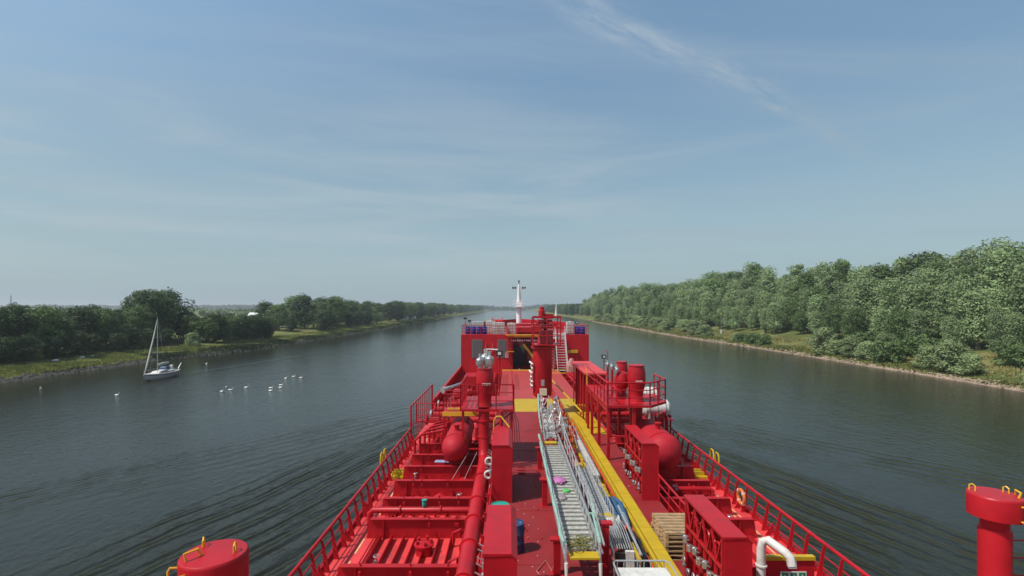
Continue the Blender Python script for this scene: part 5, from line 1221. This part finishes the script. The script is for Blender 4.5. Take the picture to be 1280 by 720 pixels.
# gangway
def gangway():
    t = thing('gangway', 'long aluminium gangway with green netting stowed on red stands', 'gangway', (1.93, 18, TZ))
    x0, x1, y0, y1, z = 1.47, 2.36, 12.9, 24.2, 5.45
    m = MB()
    for x in (x0, x1): m.box(x-.03, x+.03, y0, y1, z-.12, z); m.box(x-.025, x+.025, y0, y1, z+.30, z+.36)
    k = y0
    while k < y1-.3:
        for x in (x0, x1): m.bar((x, k, z), (x, k+.28, z+.3), .03, .03); m.box(x-.02, x+.02, k-.02, k+.02, z, z+.3)
        k += .56
    m.build('side_beams', ALU, t)
    m = MB(); k = y0+.5
    while k < y1-.6: m.box(x0+.04, x1-.04, k, k+.24, z-.05, z-.02); m.box(x0+.04, x1-.04, k-.02, k+.01, z-.07, z+.02); k += .31
    m.build('treads', mat('worn_tread_aluminium', (.43, .43, .39), .65, metal=.1, var=.35, vscale=9, dirt=(.2, .2, .15), dscale=6), t)
    MB().box(x0+.1, x1-.02, y0-.05, y0+.3, z-.0, z+.05).build('end_plate', YEL, t); MB().box(x0+.1, x1-.1, y1-.5, y1-.15, z+.0, z+.06).build('end_plate', YEL, t)
    m = MB(); r = random.Random(2); pts = [(x0-.06+r.uniform(-.02, .02), y0+.1+i*.55, z+.36+r.uniform(-.03, .03)) for i in range(21)]; m.path(pts, [.042+.02*math.sin(i*1.7) for i in range(21)], 8)
    m.build('green_netting', MINT, t); m = MB()
    m.path([(x1+.02, y0+.1, z+.36), (x1+.04, y0+1.4, z+.6), (x1+.03, y0+1.9, z+.4)], .035, 6); m.path([(x1+.14, 13.6, z+.1), (x1+.17, 15.4, z+.6)], .035, 6); m.build('green_netting', MINT, t)
    m = MB(); yy = y0+.2; xx = x1+.08
    m.path([(xx+.02, y0, z+.36), (xx+.08, y0+2, z+.62), (xx+.12, y1-1, z+.85), (xx+.1, y1+.6, z+.7)], .028, 6); m.path([(xx+.08, y0+.6, z+.28), (xx+.16, y1-1, z+.45)], .02, 6); m.path([(xx+.06, y0+.4, z-.05), (xx+.22, y1, z-.02)], .024, 6)
    k = y0+.9; i = 0
    while k < y1-1: m.bar((xx+.08, k, z-.05), (xx+.11, k+.75, z+.66), .02, .02); m.bar((xx+.11, k, z+.62), (xx+.1, k+.75, z-.05), .015, .015) if i % 2 else None; k += .95; i += 1
    m.build('folded_handrail', ALU, t)
    for x in (x0+.0, x1-.0): MB().path([(x, y0-.02, z-.1), (x+.0, y0-.12, z-.75)], [.05, .03], 8).build('end_foot', SACK, t)
    m = MB()
    for i in range(26): a = r.uniform(0, 6.28); cx_, cy_ = r.uniform(x0+.15, x1-.15), r.uniform(y0+.3, y0+1.0); m.torus((cx_, cy_, z+.06+r.uniform(0, .1)), r.uniform(.07, .15), .013, 'z', seg=10, rs=5)
    tag(m.build('rope_heap', ROPE, origin=(1.93, 13.5, z)), 'tangled olive rope heap at the near end of the gangway', 'rope')
gangway()
def stand(x, y, z1, label, xs=.1):
    t = thing('gangway_stand', label, 'stand', (x, y, TZ), 'red stands under the gangways')
    MB().box(x-xs, x+xs, y-.1, y+.1, TZ+.02, z1).build('post', RED, t, bevel=.01); MB().box(x-.18, x+.18, y-.18, y+.18, TZ+.002, TZ+.02).build('foot', RED, t)
    MB().prism([(x-.2, z1), (x+.2, z1), (x+.2, z1+.06), (x-.2, z1+.06)], y-.12, y+.12, 'y').build('saddle', RED, t)
for a in ((1.38, 19.5, 5.2, 'red stand under the middle of the gangway'), (1.38, 14.5, 5.2, 'red stand with rope under the near left gangway side'), (2.75, 14.3, 5.75, 'red post between the two gangways at the near end'), (2.3, 19.5, 5.2, 'red stand under the inner side of the gangway'), (1.45, 23.9, 5.2, 'red stand under the far end of the gangway')): stand(*a)
# plastic bags lying on the gangway
def bag(x, y, z, m_, label, s=.25):
    q = MB(); r = random.Random(int(x*100)); bmx = bmesh.new(); bmesh.ops.create_icosphere(bmx, subdivisions=3, radius=1)
    q.add([(x+v.co.x*s*r.uniform(.75, 1.15), y+v.co.y*s*1.3*r.uniform(.75, 1.15), z+s*.35+v.co.z*s*.4*r.uniform(.7, 1.2)) for v in bmx.verts], [tuple(v.index for v in f.verts) for f in bmx.faces]); bmx.free()
    tag(q.build('plastic_bag', m_, origin=(x, y, z)), label, 'bag')
bag(1.86, 18.6, 5.43, PURP, 'crumpled pink plastic bag on the gangway treads', .25); bag(2.02, 17.65, 5.43, LGRN, 'small bright green plastic bag on the gangway', .13); bag(1.78, 17.0, 5.43, mat('mauve_grey_bag', (.28, .24, .26), .6), 'mauve grey bundle below the green bag', .17)
# far tangle: second stowed frame beyond the gangway
t = thing('folded_frame', 'tangle of folded aluminium frames beyond the gangway end', 'frame', (2.3, 28, TZ))
m = MB(); r = random.Random(12)
for x in (1.95, 2.5, 3.0): m.path([(x-.2, 24.6, 5.4), (x+.1, 32.5, 5.6)], .04, 6); m.path([(x-.25, 24.6, 5.95), (x+.05, 32.5, 6.2)], .03, 6)
for k in range(16): y = 24.8+k*.48; m.bar((1.75+r.uniform(0, .1), y, 5.4), (2.95, y+r.uniform(-.3, .8), 5.5+r.uniform(0, .6)), .04, .04); m.bar((1.8+r.uniform(0, .9), y, 5.4), (1.8+r.uniform(0, 1.1), y+.5, 6.15), .03, .03)
m.build('frame_tubes', ALU, t)
m = MB()
for k in range(5): m.box(1.85+.02*k, 2.35+.02*k, 24.9+k*1.5, 25.9+k*1.5, 5.42, 5.5)
m.build('grating_panels', mat('pale_grating', (.5, .5, .46), .6, metal=.2, var=.25, vscale=12), t)
MB().path([(1.72, 26, 5.3), (1.74, 29, 5.6), (1.9, 33, 6.2)], .05, 6).build('green_netting', MINT, t)
for x, y in ((2.0, 26), (2.9, 26), (2.1, 31), (3.0, 31)): MB().box(x-.06, x+.06, y-.06, y+.06, TZ+.003, 5.4).build('leg', RED, t)
# second, narrower walkway section
t = thing('aluminium_walkway', 'narrow aluminium walkway section with two yellow plates', 'walkway', (3.3, 18.5, TZ))
m = MB()
for x in (2.82, 3.34): m.path([(x, 15.8, 5.1), (x-.02, 21.3, 5.2)], .045, 8); m.path([(x, 15.9, 5.5), (x-.02, 21.2, 5.62)], .025, 6); m.path([(x, 15.9, 5.5), (x, 15.8, 5.1)], .025, 6)
k = 15.9
while k < 21.2:
    for x in (2.82, 3.34): m.bar((x, k, 5.1), (x, k+.3, 5.55), .02, .02)
    k += .42
m.build('side_rails', ALU, t)
m = MB(); k = 15.9
while k < 21.2: m.box(2.84, 3.32, k, k+.13, 5.11, 5.13); k += .17
m.build('tread_grid', GALV, t)
MB().box(2.86, 3.3, 21.25, 21.65, 5.18, 5.22).build('end_plate', YEL, t); MB().box(2.94, 3.36, 15.9, 16.4, 5.16, 5.2).build('end_plate', YEL, t)
for x, y in ((2.86, 16.6), (3.3, 16.6), (2.86, 20.6), (3.3, 20.6)): MB().box(x-.04, x+.04, y-.04, y+.04, TZ+.003, 5.08).build('leg', GALV, t)
# long ribbed aluminium ladder beside the yellow tray
t = thing('stowed_ladder', 'long pale aluminium ladder lying beside the yellow tray', 'ladder', (3.8, 26, TZ))
m = MB()
for x in (3.66, 3.96): m.box(x-.03, x+.03, 21.8, 31.0, TZ+.32, TZ+.42)
m.build('side_rail', ALU, t); m = MB(); k = 21.9
while k < 31: m.box(3.69, 3.93, k, k+.14, TZ+.35, TZ+.39); k += .2
m.build('rungs', SACK, t)
m = MB()
for y in (22.5, 26.5, 30.5): m.box(3.6, 4.02, y, y+.1, TZ+.009, TZ+.31)
m.build('chocks', GALV, t)
# gangway winch trolley with black panels
t = thing('winch_trolley', 'grey aluminium winch trolley with black panels by the tray', 'trolley', (3.2, 14.3, TZ))
MB().box(2.98, 3.4, 14.9, 15.7, TZ+.6, TZ+1.0).build('housing', ALU, t, bevel=.06)
m = MB()
for k in range(9): m.path([(2.95+.07*k, 14.15, TZ+.9), (2.93+.07*k, 15.0, TZ+1.12), (2.95+.07*k, 16.2, TZ+1.0)], .017, 6)
m.build('guide_tubes', ALU, t)
for x in (3.02, 3.2): MB().box(x-.06, x+.06, 14.0, 14.08, TZ+.1, TZ+.85).build('black_panel', BLK, t)
MB().box(3.28, 3.52, 13.98, 14.1, TZ+.1, TZ+.9).build('white_panel', WHT, t); MB().box(3.55, 3.65, 13.7, 14.7, TZ+.75, TZ+.84).build('yellow_cover', YEL, t)
m = MB()
for x in (2.9, 3.62):
    m.path([(x, 13.7, TZ+.02), (x, 13.8, TZ+1.0), (x, 15.8, TZ+1.25), (x, 16.0, TZ+.02)], .03, 6)
m.path([(3.62, 13.6, TZ+1.0), (3.5, 16.0, TZ+1.4)], .035, 6); m.build('frame', ALU, t)
MB().lathe([(.18, -.25), (.18, -.22), (.1, -.2), (.1, .2), (.18, .22), (.18, .25)], (3.25, 15.9, TZ+.95), 'x', 16).build('rope_drum', SACK, t)
t = thing('hydraulic_unit', 'dark hydraulic unit with red cap between trolley and tray', 'pump', (3.85, 15.3, TZ))
MB().box(3.66, 4.0, 14.4, 16.1, TZ+.01, TZ+.6).build('housing', NAVY, t, bevel=.05); MB().lathe([(.1, 0), (.12, .05), (.12, .16), (.06, .22)], (3.72, 15.9, TZ+.61), 'z', 16).build('red_cap', RED, t)
MB().path([(3.8, 14.3, TZ+.62), (3.9, 14.9, TZ+.75), (3.75, 15.4, TZ+.62), (3.9, 16.1, TZ+.7)], .07, 8).build('black_hose', BLK, t)
m = MB()
for k in range(5): m.path([(3.62+.1*k, 16.0, TZ+.12+.06*(k % 2)), (3.56+.11*k, 17.0, TZ+.52), (3.62+.1*k, 18.0, TZ+.68-.08*(k % 2)), (3.54+.11*k, 18.9, TZ+.5), (3.62+.08*k, 19.5, TZ+.1)], .09, 10)
tag(m.build('hose_bundle', HOSEB, origin=(3.8, 18, TZ)), 'thick blue grey hose bundle along the yellow tray', 'hose')
# deck box with white lid at the bottom of the frame
t = thing('deck_box', 'light grey deck box with railed lid nearest the camera', 'box', (3.4, 11.8, TZ))
MB().box(2.72, 3.92, 10.9, 12.5, TZ+.003, 5.35).build('body', GREY, t, bevel=.04); MB().box(2.66, 3.98, 10.8, 12.56, 5.35, 5.42).build('lid', WHT, t, bevel=.03)
q = MB().path([(2.62, 10.8, 5.55), (2.62, 12.5, 5.55), (2.7, 12.62, 5.55), (3.95, 12.62, 5.55), (4.04, 12.5, 5.55), (4.04, 10.8, 5.55)], .022, 8)
for k in range(8): q.tube((2.74+k*.17, 12.62, 5.36), (2.74+k*.17, 12.62, 5.55), .014, 5)
q.build('lid_rail', GALV, t)
# liferaft canisters on the starboard side
def raft(x, y, z, label, r=.42):
    t = thing('liferaft_canister', label, 'liferaft', (x, y, z), 'white liferaft canisters')
    MB().lathe([(.05, -.85), (r*.7, -.82), (r*.97, -.68), (r, -.3), (r, .3), (r*.97, .68), (r*.7, .82), (.05, .85)], (x, y, z+r+.1), 'x', 24).build('shell', WHT, t)
    q = MB()
    for dx in (-.5, 0, .5): q.lathe([(r+.004, -.03), (r+.02, -.025), (r+.02, .025), (r+.004, .03)], (x+dx, y, z+r+.1), 'x', 24)
    q.build('strap', GALV, t)
    q = MB()
    for dx in (-.5, .5): q.prism([(y-r, z), (y+r, z), (y+r*.9, z+.4), (y+r*.4, z+.16), (y-r*.4, z+.16), (y-r*.9, z+.4)], x+dx-.04, x+dx+.04, 'x')
    q.build('cradle', GALV, t)
raft(8.95, 30.4, 5.25, 'lower white liferaft canister behind the starboard vent platform', .5); raft(9.0, 33.0, 5.7, 'upper white liferaft canister partly hidden by the platform rail', .45)
sp(MB().box(8.0, 9.9, 29.9, 30.9, 5.17, 5.245).box(8.05, 9.9, 32.5, 33.5, 5.62, 5.695).box(8.1, 8.2, 30.3, 30.5, DZ, 5.17).box(9.6, 9.7, 30.3, 30.5, DZ, 5.17).box(8.2, 8.3, 32.9, 33.1, DZ, 5.62).box(9.6, 9.7, 32.9, 33.1, DZ, 5.62), 'liferaft_rack', RED)
# lifebuoy on the starboard rail
t = thing('lifebuoy', 'faded orange lifebuoy hanging inside the starboard rail', 'lifebuoy', (9.62, 20.6, 3.75))
MB().torus((9.62, 20.6, 4.12), .28, .07, 'x', seg=28, rs=12).build('ring', ORING, t)
q = MB()
for k in range(4): a = R(45+90*k); q.lathe([(.074, -.05), (.078, 0), (.074, .05)], (9.62, 20.6+.28*math.cos(a), 4.12+.28*math.sin(a)), 'z' if k % 2 else 'y', 12)
q.build('tape', WHT, t)
# folded blue cloth on a port frame
tag(MB().box(-3.75, -3.05, 24.75, 25.1, 4.245, 4.27).box(-3.6, -3.2, 24.65, 24.9, 4.271, 4.30).build('cloth', mat('blue_white_cloth', (.25, .3, .5), .9, var=.3, vscale=12), origin=(-3.4, 24.9, 4.245)), 'small blue and white cloth lying on a port deck frame', 'cloth')
